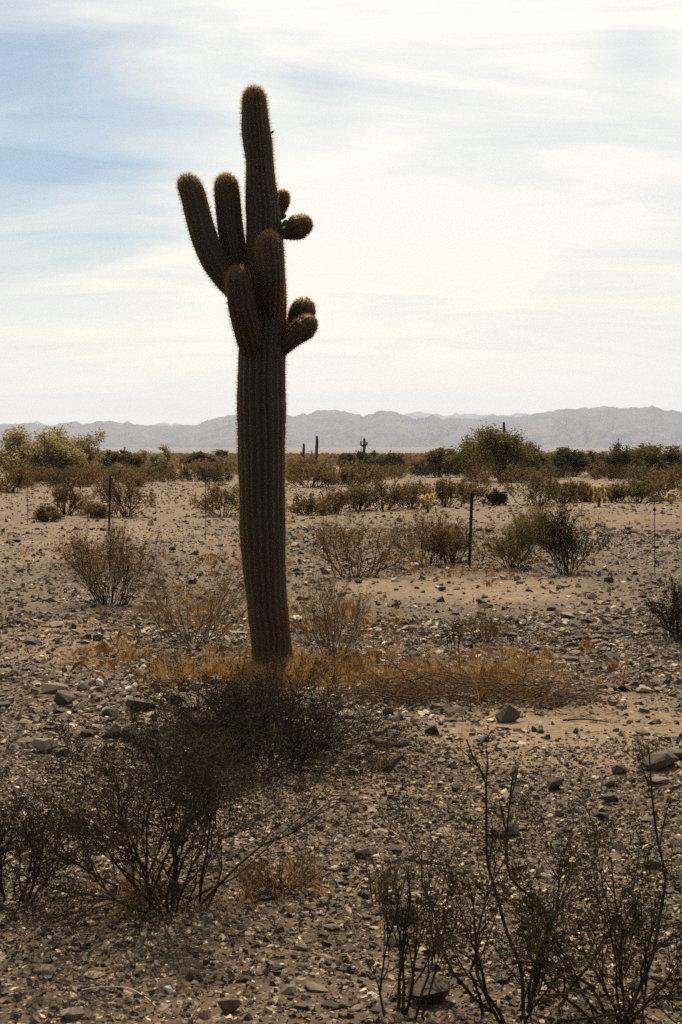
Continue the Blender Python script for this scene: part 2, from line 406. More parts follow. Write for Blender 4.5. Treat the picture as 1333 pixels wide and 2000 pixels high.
def leaves(rng, lev, n, size, t0=.2, jit=.012, aspect=.45, upb=0.0):
    Ps = np.concatenate([l[0] for l in lev]); K = Ps.shape[1]
    Ln = np.concatenate([l[2] for l in lev]); pr = Ln/Ln.sum()
    b = rng.choice(len(Ps), n, p=pr); tt = rng.uniform(t0, 1, n)*(K-1); i = np.minimum(tt.astype(int), K-2); f = (tt-i)[:, None]
    c = Ps[b, i]*(1-f) + Ps[b, i+1]*f + jit*rng.normal(size=(n, 3))
    s = (size*rng.uniform(.55, 1.35, n))[:, None]
    uu = nrm(rng.normal(size=(n, 3)) + np.array([0, 0, upb])); vv = nrm(np.cross(uu, rng.normal(size=(n, 3))))
    c = c + uu*s*.6
    V = np.stack([c - uu*s, c + vv*s*aspect, c + uu*s, c - vv*s*aspect], 1)
    q = np.arange(n*4).reshape(n, 4)
    return V.reshape(-1, 3), q
def join(parts):
    Vs = []; Fs = []; k = 0
    for V, q in parts: Vs.append(V); Fs.append(q + k); k += len(V)
    return np.vstack(Vs), np.vstack(Fs)
def bush_meshes(rng, name, n0, ang, L, r0, levels, nleaf, leaf, smat, lmat, thin=.0009, fit=None, fine=False, **kw):
    t0 = kw.pop('leaf_t0', .2); jit = kw.pop('jit', .012); asp = kw.pop('aspect', .45); skip = kw.pop('skip', 1)
    sides = kw.pop('sides', 3); upb = kw.pop('upb', 0.0)
    lv = grow(rng, n0, ang, L, r0, levels, **kw)
    if fit:                                     # bring the branch cloud to the wanted half width and height
        Q = np.concatenate([l[0].reshape(-1, 3) for l in lv])
        k = np.array([fit[0]/np.percentile(np.abs(Q[:, 0]), 98), fit[0]/np.percentile(np.abs(Q[:, 0]), 98), fit[1]/np.percentile(Q[:, 2], 99)])
        for l in lv: l[0][...] *= k
    for P, Rd, _ in lv: np.maximum(Rd, thin, out=Rd); P[..., 2] = np.maximum(P[..., 2], -.02)
    V, q = join([tubes(P[:, ::st], Rd[:, ::st], sides) for (P, Rd, _), st in zip(lv, [1] + [2 if fine else 3]*(len(lv)-2) + [3])])
    sm = mk_mesh(name + '_stems', V, [q], M[smat], True); lm = None
    if nleaf:
        V, q = leaves(rng, lv[skip:], nleaf, leaf, t0, jit, asp, upb); lm = mk_mesh(name + '_foliage', V, [q], M[lmat])
    return sm, lm
def place_bush(name, meshes, loc, label, cat, rz=0.0, scale=(1, 1, 1), group=None, names=('stems', 'foliage')):
    e = empty(name, loc, rz); e.scale = scale
    ob(names[0], meshes[0], e)
    if meshes[1]: ob(names[1], meshes[1], e)
    tag(e, label, cat, group); return e

# ------------------------------------------------------------------ the big saguaro
def catmull(P, n):
    P = np.asarray(P, float); m = len(P)
    seg = np.concatenate([[0], np.cumsum(np.linalg.norm(np.diff(P[:, :3], axis=0), axis=1))])
    ts = np.linspace(0, seg[-1], n); res = []
    for tv in ts:
        i = min(max(np.searchsorted(seg, tv) - 1, 0), m-2); f = (tv - seg[i])/(seg[i+1] - seg[i] + 1e-9)
        p0, p1, p2, p3 = P[max(i-1, 0)], P[i], P[i+1], P[min(i+2, m-1)]
        res.append(.5*((2*p1) + (-p0+p2)*f + (2*p0-5*p1+4*p2-p3)*f*f + (-p0+3*p1-3*p2+p3)*f**3))
    return np.array(res)
def stem_mesh(name, pts, ribs, rng, spacing=.03, seg=6, depth=.11, nspine=7, sp_len=(.016, .040), dome=1.0, lump=.012, spine_step=.022, spw=.0011):
    """pts: (x,y,z,r) control points; returns skin mesh and spine mesh"""
    pts = np.asarray(pts, float)
    Ltot = np.linalg.norm(np.diff(pts[:, :3], axis=0), axis=1).sum()
    C = catmull(pts, max(int(Ltot/spacing), 4))
    rt = C[-1, 3]; tan = nrm((C[-1, :3] - C[-2, :3])[None])[0]
    nd = 9; ph = np.linspace(0, math.pi/2, nd+1)[1:]
    D = np.zeros((nd, 4)); D[:, :3] = C[-1, :3] + tan*(np.sin(ph)*rt*dome)[:, None]; D[:, 3] = np.maximum(rt*np.cos(ph), .004)
    C = np.vstack([C, D])
    P = C[:, :3]; r = C[:, 3].copy(); K = len(P)
    l = np.arange(K)*spacing
    fade = np.clip((K - nd - 1 - np.arange(K))/6.0, 0, 1)[:-nd]
    r[:-nd] *= 1 + fade*lump*np.sin(l[:-nd]*7.3 + rng.random()*6) + fade*lump*.7*np.sin(l[:-nd]*17.1 + rng.random()*6)
    T = nrm(np.gradient(P, axis=0))
    T[-nd:] = tan
    A = np.zeros_like(P); a = np.cross(T[0], [0, 1, .01]); a /= np.linalg.norm(a)
    for k in range(K):
        a = a - T[k]*np.dot(a, T[k]); a /= np.linalg.norm(a); A[k] = a
    B = np.cross(T, A)
    S = ribs*seg; th = np.arange(S)*2*math.pi/S
    wander = .22*np.cumsum(rng.normal(size=K))*math.sqrt(spacing)/1.0
    pert = rng.uniform(.55, 1.25, ribs)[(np.round(th*ribs/(2*math.pi)).astype(int)) % ribs]
    prof = 1 - depth*pert*(1 - np.abs(np.cos(th*ribs/2))**.8)
    wob = 1 + .008*rng.normal(size=(K, 1)) + .010*np.sin(l[:, None]*5.3 + 3*np.cos(th)[None]) + .008*np.sin(l[:, None]*13.7 + 5*np.sin(th*2)[None]); thw = th[None] + wander[:, None]*.35
    rad = r[:, None]*prof[None]*wob
    V = P[:, None] + rad[..., None]*(A[:, None]*np.cos(thw)[:, :, None] + B[:, None]*np.sin(thw)[:, :, None])
    idx = np.arange(K*S).reshape(K, S); nx = np.roll(idx, -1, 1)
    q = np.stack([idx[:-1], nx[:-1], nx[1:], idx[1:]], -1).reshape(-1, 4)
    cap = idx[-1][None]
    sk = mk_mesh(name, V.reshape(-1, 3), [q, cap], M['cactus'], True)
    if not nspine: return sk, None
    # spines in clusters along the rib crests
    arc = np.concatenate([[0], np.cumsum(np.linalg.norm(np.diff(P, axis=0), axis=1) + 1e-6)])
    ss = np.arange(.03, arc[-1], spine_step); tk = np.interp(ss, arc, np.arange(K))
    ang = np.arange(ribs)*2*math.pi/ribs
    TK, AN = np.meshgrid(tk, ang, indexing='ij'); TK = np.clip(TK + rng.normal(size=TK.shape)*.12, 0, K-1.001).ravel(); AN = AN.ravel()
    TK = np.repeat(TK, nspine); AN = np.repeat(AN, nspine); n = len(TK)
    i = TK.astype(int); f = (TK-i)[:, None]; AN = AN + wander[i]*.35
    nw = 900                                   # woolly crown of extra spines on the growing tip, added for rim light
    TK = np.concatenate([TK, K - 1.01 - rng.random(nw)**.7*(nd + 3)]); AN = np.concatenate([AN, rng.uniform(0, 6.283, nw)]); n = len(TK)
    i = TK.astype(int); f = (TK-i)[:, None]
    def lerp(Q): return Q[i]*(1-f) + Q[i+1]*f
    rr = lerp(r[:, None]); nn = nrm(lerp(A)*np.cos(AN)[:, None] + lerp(B)*np.sin(AN)[:, None])
    base = lerp(P) + nn*rr*.985
    slope = np.gradient(r)/np.maximum(np.gradient(arc), 1e-4)
    out = nrm(nn - lerp(T)*np.clip(slope[i], -3, 3)[:, None])
    d = nrm(out*.75 + rng.normal(size=(n, 3))*.55)
    ln = rng.uniform(*sp_len, n)[:, None]
    side = nrm(np.cross(d, rng.normal(size=(n, 3))))*spw
    SV = np.stack([base - side, base + side, base + d*ln], 1)
    sp = mk_mesh(name + '_spines', SV.reshape(-1, 3), [np.arange(n*3).reshape(n, 3)], M['spine'])
    return sk, sp
def build_saguaro():
    rng = np.random.default_rng(3)
    bx, bd, bz = GP(533, 1302)
    root = empty('saguaro_cactus', (bx, bd, bz))
    org = np.array((bx, bd, bz))
    def cp(rows, inset=.010):
        """rows: photograph x, y, half-width in px, depth in front of the trunk axis"""
        o = []
        for px, py, hw, fr in rows:
            d = bd - fr; p = W(px, py, d) - org; o.append((*p, max(hw/F*d - inset, .01)))
        return o
    def part(name, rows, ribs, label=None, inset=.010, **kw):
        bud = ribs < 15
        if not bud: rows = rows[:-1] + [(rows[-1][0], rows[-1][1] + .22*rows[-1][2], rows[-1][2]*.98, rows[-1][3])]
        sk, sp = stem_mesh(name, cp(rows, inset), ribs, rng, dome=1.0 if bud else 1.2, **kw)
        a = ob(name, sk, root)
        s = ob('spines', sp, a); s['kind'] = 'stuff'
        if label: a['label'] = label
        return a
    trunk = [(534, 1312, 43, 0), (531, 1262, 42, 0), (526, 1215, 42.5, 0), (521, 1160, 43, 0), (516, 1100, 45, 0), (513.5, 1040, 47, 0), (513, 980, 47.5, 0), (511, 900, 49.5, 0),
             (511, 820, 50, 0), (511, 765, 50, 0), (512, 700, 48.5, 0), (514, 640, 48, 0), (518, 580, 45, 0), (518, 520, 41, 0), (517, 470, 39, 0), (515, 425, 36.5, 0), (512, 385, 34.5, 0),
             (509.5, 350, 31.5, 0), (508, 318, 29.5, 0), (504.5, 285, 31, 0), (500, 250, 31, 0), (498, 220, 28.5, 0), (497, 192, 27, 0)]
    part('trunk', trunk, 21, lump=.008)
    part('arm', [(505, 715, 22, .02), (488, 660, 30, .13), (476, 610, 30.5, .20), (470, 565, 30.5, .23), (468, 545, 30.5, .235)], 15, 'short front arm pressed against the trunk, left of centre')
    part('arm', [(525, 640, 22, .02), (528, 590, 28, .12), (529, 540, 29.5, .20), (527, 500, 29.5, .21), (526, 476, 29, .21)], 15, 'short front arm pressed against the trunk, right of centre')
    part('arm', [(500, 585, 20, .0), (462, 562, 27, .03), (428, 524, 29, .04), (402, 470, 29, .05), (386, 415, 28, .05), (376, 375, 26.5, .05), (371.5, 361, 26, .05)], 15, 'outermost left arm curving outwards and up')
    part('arm', [(500, 585, 22, -.06), (472, 540, 27, -.06), (456, 480, 28, -.04), (449, 430, 28, -.03), (445, 390, 27.5, -.03), (443, 362, 27, -.03)], 15, 'inner left arm rising close beside the trunk')
    b = dict(inset=.004, depth=.09, spacing=.012, spine_step=.018, nspine=8, sp_len=(.010, .026), lump=.0)
    part('arm', [(538, 428, 9, -.05), (546, 412, 13, -.06), (552, 396, 15, -.06), (553, 385, 14, -.06)], 11, 'small bud arm peeping out behind the upper trunk', **b)
    part('arm', [(545, 458, 8, .02), (562, 455, 15, .02), (574, 449, 23.5, .02), (584, 443, 25.5, .02), (590, 440, 22, .02)], 13, 'round bud arm sticking out on the upper right', **b)
    part('arm', [(548, 668, 12, -.08), (572, 640, 19, -.09), (586, 620, 26, -.09), (592, 607, 26, -.09)], 13, 'egg shaped bud arm behind its twin on the right', **b)
    part('arm', [(545, 690, 13, .03), (565, 668, 18, .05), (582, 651, 23, .05), (594, 641, 25, .05), (600, 635, 22, .05)], 13, 'club shaped bud arm in front of its twin on the right', **b)
    # fruit stubs on the trunk edge
    for px, py, hw in ((554, 424, 5), (553, 440, 5), (557, 433, 4), (532, 258, 3)):
        c = W(px, py, bd) - org; rr = hw/F*bd
        bmx = bmesh.new(); bmesh.ops.create_icosphere(bmx, subdivisions=2, radius=rr, matrix=Matrix.Translation(c) @ Matrix.Rotation(R(50), 4, 'Y') @ Matrix.Diagonal((.8, .8, 1.5, 1)))
        mb = bpy.data.meshes.new('fruit_stub'); bmx.to_mesh(mb); bmx.free(); mb.materials.append(M['cholla_stem']); ob('fruit_stub', mb, root)
    tag(root, 'tall many-armed saguaro cactus standing dark against the sky', 'cactus')
    return bx, bd
CAC = build_saguaro()

# distant saguaros
def far_saguaro(px, top, d, hw, arms, label):
    rng = np.random.default_rng(int(px))
    x, z = (px - CX)/F*d, gf((px - CX)/F*d, d)
    root = empty('saguaro_cactus', (x, d, z)); s = d/F
    H = EYE - (top - HY)*s - z; rr = hw*s
    sk, _ = stem_mesh('trunk', [(0, 0, -.1, rr*.85), (0, 0, H*.4, rr), (.02*H, 0, H*.75, rr), (.015*H, 0, H - rr, rr*.8)], 12, rng, spacing=.12, seg=3, nspine=0)
    ob('trunk', sk, root)
    for ax, z0, z1 in arms:
        sg = ax/abs(ax); q = rr*.62; axx = ax*s; Z0 = EYE - (z0-HY)*s - z; Z1 = EYE - (z1-HY)*s - z
        ak, _ = stem_mesh('arm', [(0, 0, Z0, q*.8), (axx*.6, 0, Z0 + .02, q), (axx, 0, Z0 + (Z1-Z0)*.4, q), (axx, 0, Z1 - q, q*.85)], 10, rng, spacing=.08, seg=3, nspine=0)
        ob('arm', ak, root)
    tag(root, label, 'cactus')
far_saguaro(191, 873, 250, 2.2, [(-3.6, 890, 883)], 'tiny far saguaro right of the big left tree')
far_saguaro(593, 865, 205, 2.6, [(-4.5, 889, 882)], 'shorter far saguaro of the pair right of the big trunk')
far_saguaro(618.5, 850, 190, 3.0, [], 'taller unbranched far saguaro of the pair right of the big trunk')
far_saguaro(711, 855, 170, 2.8, [(-5.5, 871, 861), (6, 871, 862)], 'far saguaro with two raised arms like a cross')
far_saguaro(983, 823, 112, 2.8, [], 'thin far saguaro rising out of the right tree crown')
far_saguaro(609, 879, 260, 1.3, [], 'tiny young saguaro between the far pair')
far_saguaro(379, 881, 300, 1.2, [], 'very small far saguaro left of the big trunk')

# ------------------------------------------------------------------ wire fence
def box(bm_, c, s, rot=None):
    m_ = Matrix.Translation(c)
    if rot: m_ = m_ @ rot
    bmesh.ops.create_cube(bm_, size=1, matrix=m_ @ Matrix.Diagonal((*s, 1)))
def build_fence():
    p0 = np.array(GP(213, 1045)[:2]); p1 = np.array(GP(917, 1108)[:2]); dv = p1 - p0
    root = empty('wire_fence', (*p0, gf(*p0)))
    org = Vector((*p0, gf(*p0)))
    bm_ = bmesh.new()
    Hh = 1.12
    box(bm_, (0, 0, Hh/2 - .1), (.048, .008, Hh + .2)); box(bm_, (0, .016, Hh/2 - .1), (.010, .030, Hh + .194))
    for k in range(17): box(bm_, (0, -.007, .12 + k*.06), (.014, .012, .018))
    box(bm_, (0, 0, Hh + .008), (.040, .012, .016))
    pm = bpy.data.meshes.new('post'); bm_.to_mesh(pm); bm_.free(); pm.materials.append(M['rust'])
    for i, tt in enumerate((0, 1, 2, -1)):
        q = p0 + dv*tt
        ob('post', pm, root, Vector((*q, gf(*q))) - org, (R(-1), R((.6, 1.8, -2, 1)[i]), math.atan2(dv[1], dv[0]) + .2), (1, 1, (1.0, .94, 1, 1)[i]))
    for tt in (-.667, -.333, .333, .667, 1.333, 1.667):
        q = p0 + dv*tt; z = gf(*q)
        zz_ = np.linspace(.08, 1.06, 14); P = np.stack([.006*np.sin(zz_*31), .006*np.cos(zz_*31), zz_], -1)[None]
        V, f = tubes(P, np.full((1, 14), .0055), 5)
        ob('wire_stay', mk_mesh('wire_stay', V, [f], M['rust'], True), root, Vector((*q, z)) - org, (R(2), R(1.5*math.sin(tt*9)), 0))
    for hgt in (.35, .62, .86, 1.03):
        ts = np.linspace(-1, 2, 73); P = []
        for tt in ts:
            q = p0 + dv*tt; fr = tt - math.floor(tt)
            P.append((*(q - p0), gf(*(p0 + dv*round(tt)))*0 + hgt - .03*4*fr*(1-fr)))
        V, f = tubes(np.array(P)[None], np.full((1, 73), .0009), 4)
        wo = ob('wire', mk_mesh('wire', V, [f], M['wire'], True), root)
    tag(root, 'sparse wire fence on thin rusty steel posts crossing behind the cactus', 'fence')
build_fence()

# ------------------------------------------------------------------ cholla
def build_cholla(px, base, top, wpx, label, seed):
    rng = np.random.default_rng(seed); x, d, z = GP(px, base); s = d/F
    H = (base - top)*s; Wd = wpx*s/2
    root = empty('cholla_cactus', (x, d, z))
    V, f = tubes(np.array([[(0, 0, -.03), (.01, 0, H*.3), (-.01, .01, H*.6), (0, 0, H*.8)]]), np.array([[.05, .045, .04, .03]]), 6)
    ob('trunk', mk_mesh('trunk', V, [f], M['cholla_stem'], True), root)
    # one joint: a fat stubby segment bristling with straw coloured spines
    sk, _ = stem_mesh('joint', [(0, 0, 0, .022), (0, 0, .05, .03), (0, 0, .09, .028)], 8, rng, spacing=.02, seg=3, nspine=0)
    sk.materials.clear(); sk.materials.append(M['cholla_stem'])
    n = 900; c = np.stack([np.zeros(n), np.zeros(n), rng.uniform(0, .12, n)], -1)
    dd = nrm(rng.normal(size=(n, 3)) + np.array([0, 0, .3])); b = c + dd*.02; sd = nrm(np.cross(dd, rng.normal(size=(n, 3))))*.0022
    sp = mk_mesh('joint_spines', np.stack([b - sd, b + sd, c + dd*.062], 1), [np.arange(n*3).reshape(n, 3)], M['spine_yellow'])
    nj = 20
    for k in range(nj):
        a = rng.uniform(0, 6.28); hh = rng.uniform(.25, .86) if k > 4 else rng.uniform(.8, .9)
        rr = Wd*rng.uniform(.25, .95)*(1.15 - hh*.7)
        j = ob('joint', sk, root, (math.cos(a)*rr, math.sin(a)*rr, H*hh - .05), (rng.normal()*.5, rng.normal()*.5, a), (1.1,)*3)
        s_ = ob('spines', sp, j); s_['kind'] = 'stuff'
    tag(root, label, 'cactus')
build_cholla(836, 1001, 968, 42, 'straw yellow cholla left of the right fence post', 5)
build_cholla(1170, 990, 947, 30, 'tallest yellow cholla among the shrubs at right', 6)
build_cholla(1311, 984, 960, 30, 'low yellow cholla at the right edge', 8)

# ------------------------------------------------------------------ foreground and middle bushes
def B(px, base, half_px, top, style, label, seed, name='desert_shrub', **o):
    """one named shrub: photograph x of its foot, y of its foot, half width, y of its top"""
    rng = np.random.default_rng(seed); x, d, z = GP(px, base); s = d/F
    H = (base - top)*s*(1.1 if style in ('mid', 'twig') else 1); Wd = half_px*s*(1.3 if style in ('mid', 'twig') else 1.05)
    wide = min(math.degrees(math.atan2(Wd, H*.6)), 80)
    L = (.5*math.hypot(Wd, H), .75*math.hypot(Wd, H)); fit = (Wd, H)
    leaf = max(.0058, d*o.get('leaf', .00075)); thin = max(.0008, d*.00010)
    if style == 'creosote':
        ms = bush_meshes(rng, name, o.get('n0', 22), (4, wide), L, .0062*max(1, d/9), [(5, .62, .34, .3), (4, .6, .42, .3), (3, .5, .5, .3)], o.get('nl', 6500), leaf, 'stem_dark', 'creosote_leaf', thin, fit, K=7, up=.03, wob=.21, rb=.11, leaf_t0=o.get('lt', .3), skip=2, fine=d < 6)
    elif style == 'dense':
        ms = bush_meshes(rng, name, o.get('n0', 46), (4, min(wide + 8, 84)), L, .005, [(6, .55, .5, .15), (4, .5, .6, .2)], o.get('nl', 9000), leaf, 'stem_dark', 'bursage_leaf', thin, fit, up=.02, wob=.2, rb=Wd*.45, K=7)
    elif style == 'twig':
        ms = bush_meshes(rng, name, o.get('n0', 26), (3, wide), L, .0045*max(1, d/11), [(4, .62, .28, .25), (4, .55, .38, .3)], o.get('nl', 1500), leaf, 'stem_tan', o.get('lm', 'dry_leaf'), thin, fit, K=7, up=.03, wob=.13, rb=.10)
    else:      # 'mid'
        ms = bush_meshes(rng, name, o.get('n0', 26), (3, min(wide + 5, 80)), L, .0055*max(1, d/14), [(5, .6, .4, .25), (4, .58, .5, .25)], int(o.get('nl', 3600)*1.5), leaf, 'stem_dark', o.get('lm', 'olive_leaf'), thin, fit, K=7, up=.03, wob=.18, rb=Wd*.4, jit=.03)
    return place_bush(name, ms, (x, d, z), label, o.get('cat', 'bush'))
# foreground
B(335, 1765, 335, 1405, 'creosote', 'large dark creosote bush in the left foreground with arching branches', 21, 'creosote_bush', n0=36, nl=17000, lt=.2)
B(20, 1762, 125, 1500, 'creosote', 'thin creosote bush cut by the left edge of the picture', 22, 'creosote_bush', n0=14, nl=5000)
B(1030, 1985, 290, 1600, 'creosote', 'open upright creosote bush at the bottom right, tallest sprigs at its left', 23, 'creosote_bush', n0=11, nl=5600, lt=.25)
B(1215, 1998, 210, 1590, 'creosote', 'creosote bush in the bottom right corner', 24, 'creosote_bush', n0=11, nl=5200, lt=.25)
B(775, 1992, 120, 1690, 'creosote', 'spindly creosote seedling at the bottom, left of the larger one', 25, 'creosote_bush', n0=6, nl=900)
B(515, 1488, 270, 1298, 'dense', 'dense dark shrub in the shade before the big cactus', 26, nl=30000, n0=100)
# dead brush pile right of the cactus
def brush_pile(px, base, half, top, label, seed):
    rng = np.random.default_rng(seed); x, d, z = GP(px, base); s = d/F; H = (base-top)*s; Wd = half*s
    n = 200
    cl = rng.integers(6, size=n); cxs = np.array([-.85, -.5, -.12, .22, .58, .92])*Wd; chs = np.array([.55, .8, 1.05, .6, .9, .4])*H
    P0 = np.stack([cxs[cl] + rng.normal(size=n)*Wd*.09, rng.normal(size=n)*.16, rng.uniform(0, 1, n)*chs[cl]*.3], -1)
    a = rng.choice([0, math.pi], n) + rng.normal(size=n)*.6
    D0 = np.stack([np.cos(a), np.sin(a), rng.uniform(.1, .9, n)], -1)
    P = walk(rng, P0, D0, rng.uniform(.2, .55, n), 9, -.13, .14); P[..., 2] = np.clip(P[..., 2], .004, None)*np.where(P[..., 2].max(1) > chs[cl], chs[cl]/np.maximum(P[..., 2].max(1), .01), 1)[:, None]
    lv = [(P, np.repeat(rng.uniform(.0016, .0055, n)[:, None], 9, 1)*np.linspace(1, .4, 9), np.ones(n))]
    V, f = tubes(*lv[0][:2], 4)
    lf = leaves(rng, lv, 6500, .008, .0, .022)
    lf[0][:, 2] = np.clip(lf[0][:, 2], 0, None)
    place_bush('dead_brush', (mk_mesh('dead_brush', V, [f], M['dead_wood'], True), mk_mesh('dead_twigs', lf[0], [lf[1]], M['rusty_twig'])), (x, d, z), label, 'brush', names=('branches', 'twigs'))
brush_pile(915, 1366, 180, 1250, 'low tangle of dead rusty branches right of the cactus foot', 27)
# middle distance
B(215, 1182, 78, 1040, 'mid', 'brown shrub with bare fanned stems left of the cactus, below the left fence post', 31, nl=3600, n0=44, lm='brown_leaf')
B(378, 1262, 120, 1085, 'twig', 'sparse twiggy shrub just left of the cactus foot', 32, n0=32, nl=2600)
B(652, 1292, 92, 1140, 'twig', 'sparse dry shrub just right of the cactus foot', 33, n0=28, nl=2000)
B(690, 1128, 90, 1012, 'mid', 'loose brown shrub right of the cactus, nearest the trunk', 34, lm='brown_leaf', nl=2600)
B(835, 1108, 52, 1005, 'mid', 'brown shrub left of the right fence post', 35, lm='brown_leaf', nl=2400)
B(885, 1100, 40, 1022, 'mid', 'small shrub touching the right fence post', 36, nl=1700)
B(1000, 1110, 52, 1022, 'mid', 'rounded olive shrub right of the right fence post', 37, nl=2800)
B(1110, 1122, 66, 1000, 'mid', 'largest dark shrub of the right middle ground', 38, nl=4200, lm='creosote_leaf')
B(1052, 1062, 42, 992, 'mid', 'shrub behind the largest dark shrub at right', 39, nl=2000, lm='brown_leaf')
B(1325, 1252, 62, 1128, 'creosote', 'dark shrub cut by the right edge of the picture', 40, 'creosote_bush', nl=3200)
B(945, 1252, 46, 1196, 'twig', 'small reddish dry shrub behind the brush pile', 41, lm='brown_leaf', n0=20, nl=900)
B(888, 1275, 22, 1205, 'creosote', 'bare dark forked twig bush behind the brush pile', 42, n0=4, nl=60)
B(1262, 1482, 34, 1440, 'twig', 'small dry weed behind the wedge shaped rock', 43, lm='olive_leaf', n0=12, nl=260)
B(742, 1505, 20, 1478, 'twig', 'low dry weed beside the twisted dead wood', 44, lm='brown_leaf', n0=18, nl=420)
B(545, 1725, 60, 1672, 'twig', 'reddish dry weed right of the large left creosote', 45, lm='brown_leaf', n0=30, nl=900)
B(745, 1760, 44, 1680, 'twig', 'pale dry weed left of the foreground creosote', 46, lm='dry_leaf', n0=16, nl=420)
# farther named shrubs: (x, foot y, half width, top y, leaf material, label)
for i, (px, by, hw, ty, lm, lab) in enumerate([
        (127, 1005, 42, 942, 'brown_leaf', 'brown shrub left of the left fence post'),
        (92, 1018, 18, 992, 'brown_leaf', 'little low shrub at the far left beside the fence stay'),
        (192, 1012, 26, 985, 'brown_leaf', 'low shrub touching the left fence post'),
        (246, 1010, 46, 938, 'brown_leaf', 'brown shrub right of the left fence post'),
        (437, 1008, 44, 950, 'brown_leaf', 'brown shrub tucked against the left side of the big trunk'),
        (602, 1007, 32, 972, 'brown_leaf', 'low shrub close right of the big trunk'),
        (655, 1004, 28, 958, 'brown_leaf', 'second low shrub right of the big trunk'),
        (702, 998, 28, 950, 'olive_leaf', 'dark rounded shrub before the cross shaped saguaro'),
        (750, 997, 42, 938, 'brown_leaf', 'wide brown shrub left of the straw yellow cholla'),
        (805, 992, 36, 945, 'brown_leaf', 'brown shrub behind the straw yellow cholla'),
        (868, 990, 40, 942, 'olive_leaf', 'olive shrub right of the straw yellow cholla'),
        (920, 975, 30, 945, 'brown_leaf', 'brown shrub behind the right fence post top'),
        (971, 988, 20, 962, 'creosote_leaf', 'very small dark round shrub on bare stones'),
        (1050, 988, 52, 928, 'olive_leaf', 'broad olive shrub right of the small dark round one'),
        (1100, 982, 34, 938, 'brown_leaf', 'brown shrub midway to the tallest cholla'),
        (1135, 980, 26, 948, 'brown_leaf', 'shrub left of the tallest cholla'),
        (1200, 982, 26, 950, 'brown_leaf', 'shrub right of the tallest cholla'),
        (1245, 982, 36, 938, 'olive_leaf', 'olive shrub between the two right chollas'),
        (1300, 978, 44, 925, 'brown_leaf', 'wide shrub behind the low cholla at the right edge'),
        (605, 952, 44, 912, 'brown_leaf', 'wide low shrub below the far saguaro pair'),
        (692, 950, 28, 915, 'brown_leaf', 'shrub below the cross shaped saguaro'),
        (18, 962, 40, 905, 'brown_leaf', 'brown shrub at the left edge below the big tree')]):
    B(px, by, hw, ty, 'mid', lab, 60 + i, lm=lm, nl=1300, leaf=.0009, n0=20)

# ------------------------------------------------------------------ trees on the far side of the flat
def tree(px, base, half, top, lm, label, seed, n0=7, nl=5200, nlev=3, ang=(3, 48), leaf=.00078):
    rng = np.random.default_rng(seed); x, d, z = GP(px, base); s = d/F
    H = (base-top)*s; Wd = half*s
    lv = grow(rng, n0, ang, (.50*H, .72*H), .022*H, [(4, .62, .42, .3), (4, .55, .5, .3), (4, .5, .6, .3)][:nlev], K=5, up=.07, wob=.13, rb=.14*Wd)
    for P, Rd, _ in lv: np.maximum(Rd, d*.00012, out=Rd)
    lV, lf = leaves(rng, lv[1:], int(nl*1.7), max(d*leaf, .025), .1, .17*H/3, .5)
    parts = [tubes(P[:, ::st], Rd[:, ::st], 3) for (P, Rd, _), st in zip(lv[:3], (1, 2, 4))]
    allz = np.percentile(lV[:, 2], 99.5); allx = np.percentile(np.abs(lV[:, 0]), 98.5)
    sc_ = np.array([Wd/allx, Wd/allx, H/allz])
    V, f = join(parts)
    e = empty('palo_verde_tree', (x, d, z))
    ob('trunk', mk_mesh('trunk', V*sc_, [f], M['stem_tan'], True), e); ob('crown', mk_mesh('crown', lV*sc_, [lf], M[lm]), e)
    tag(e, label, 'tree')
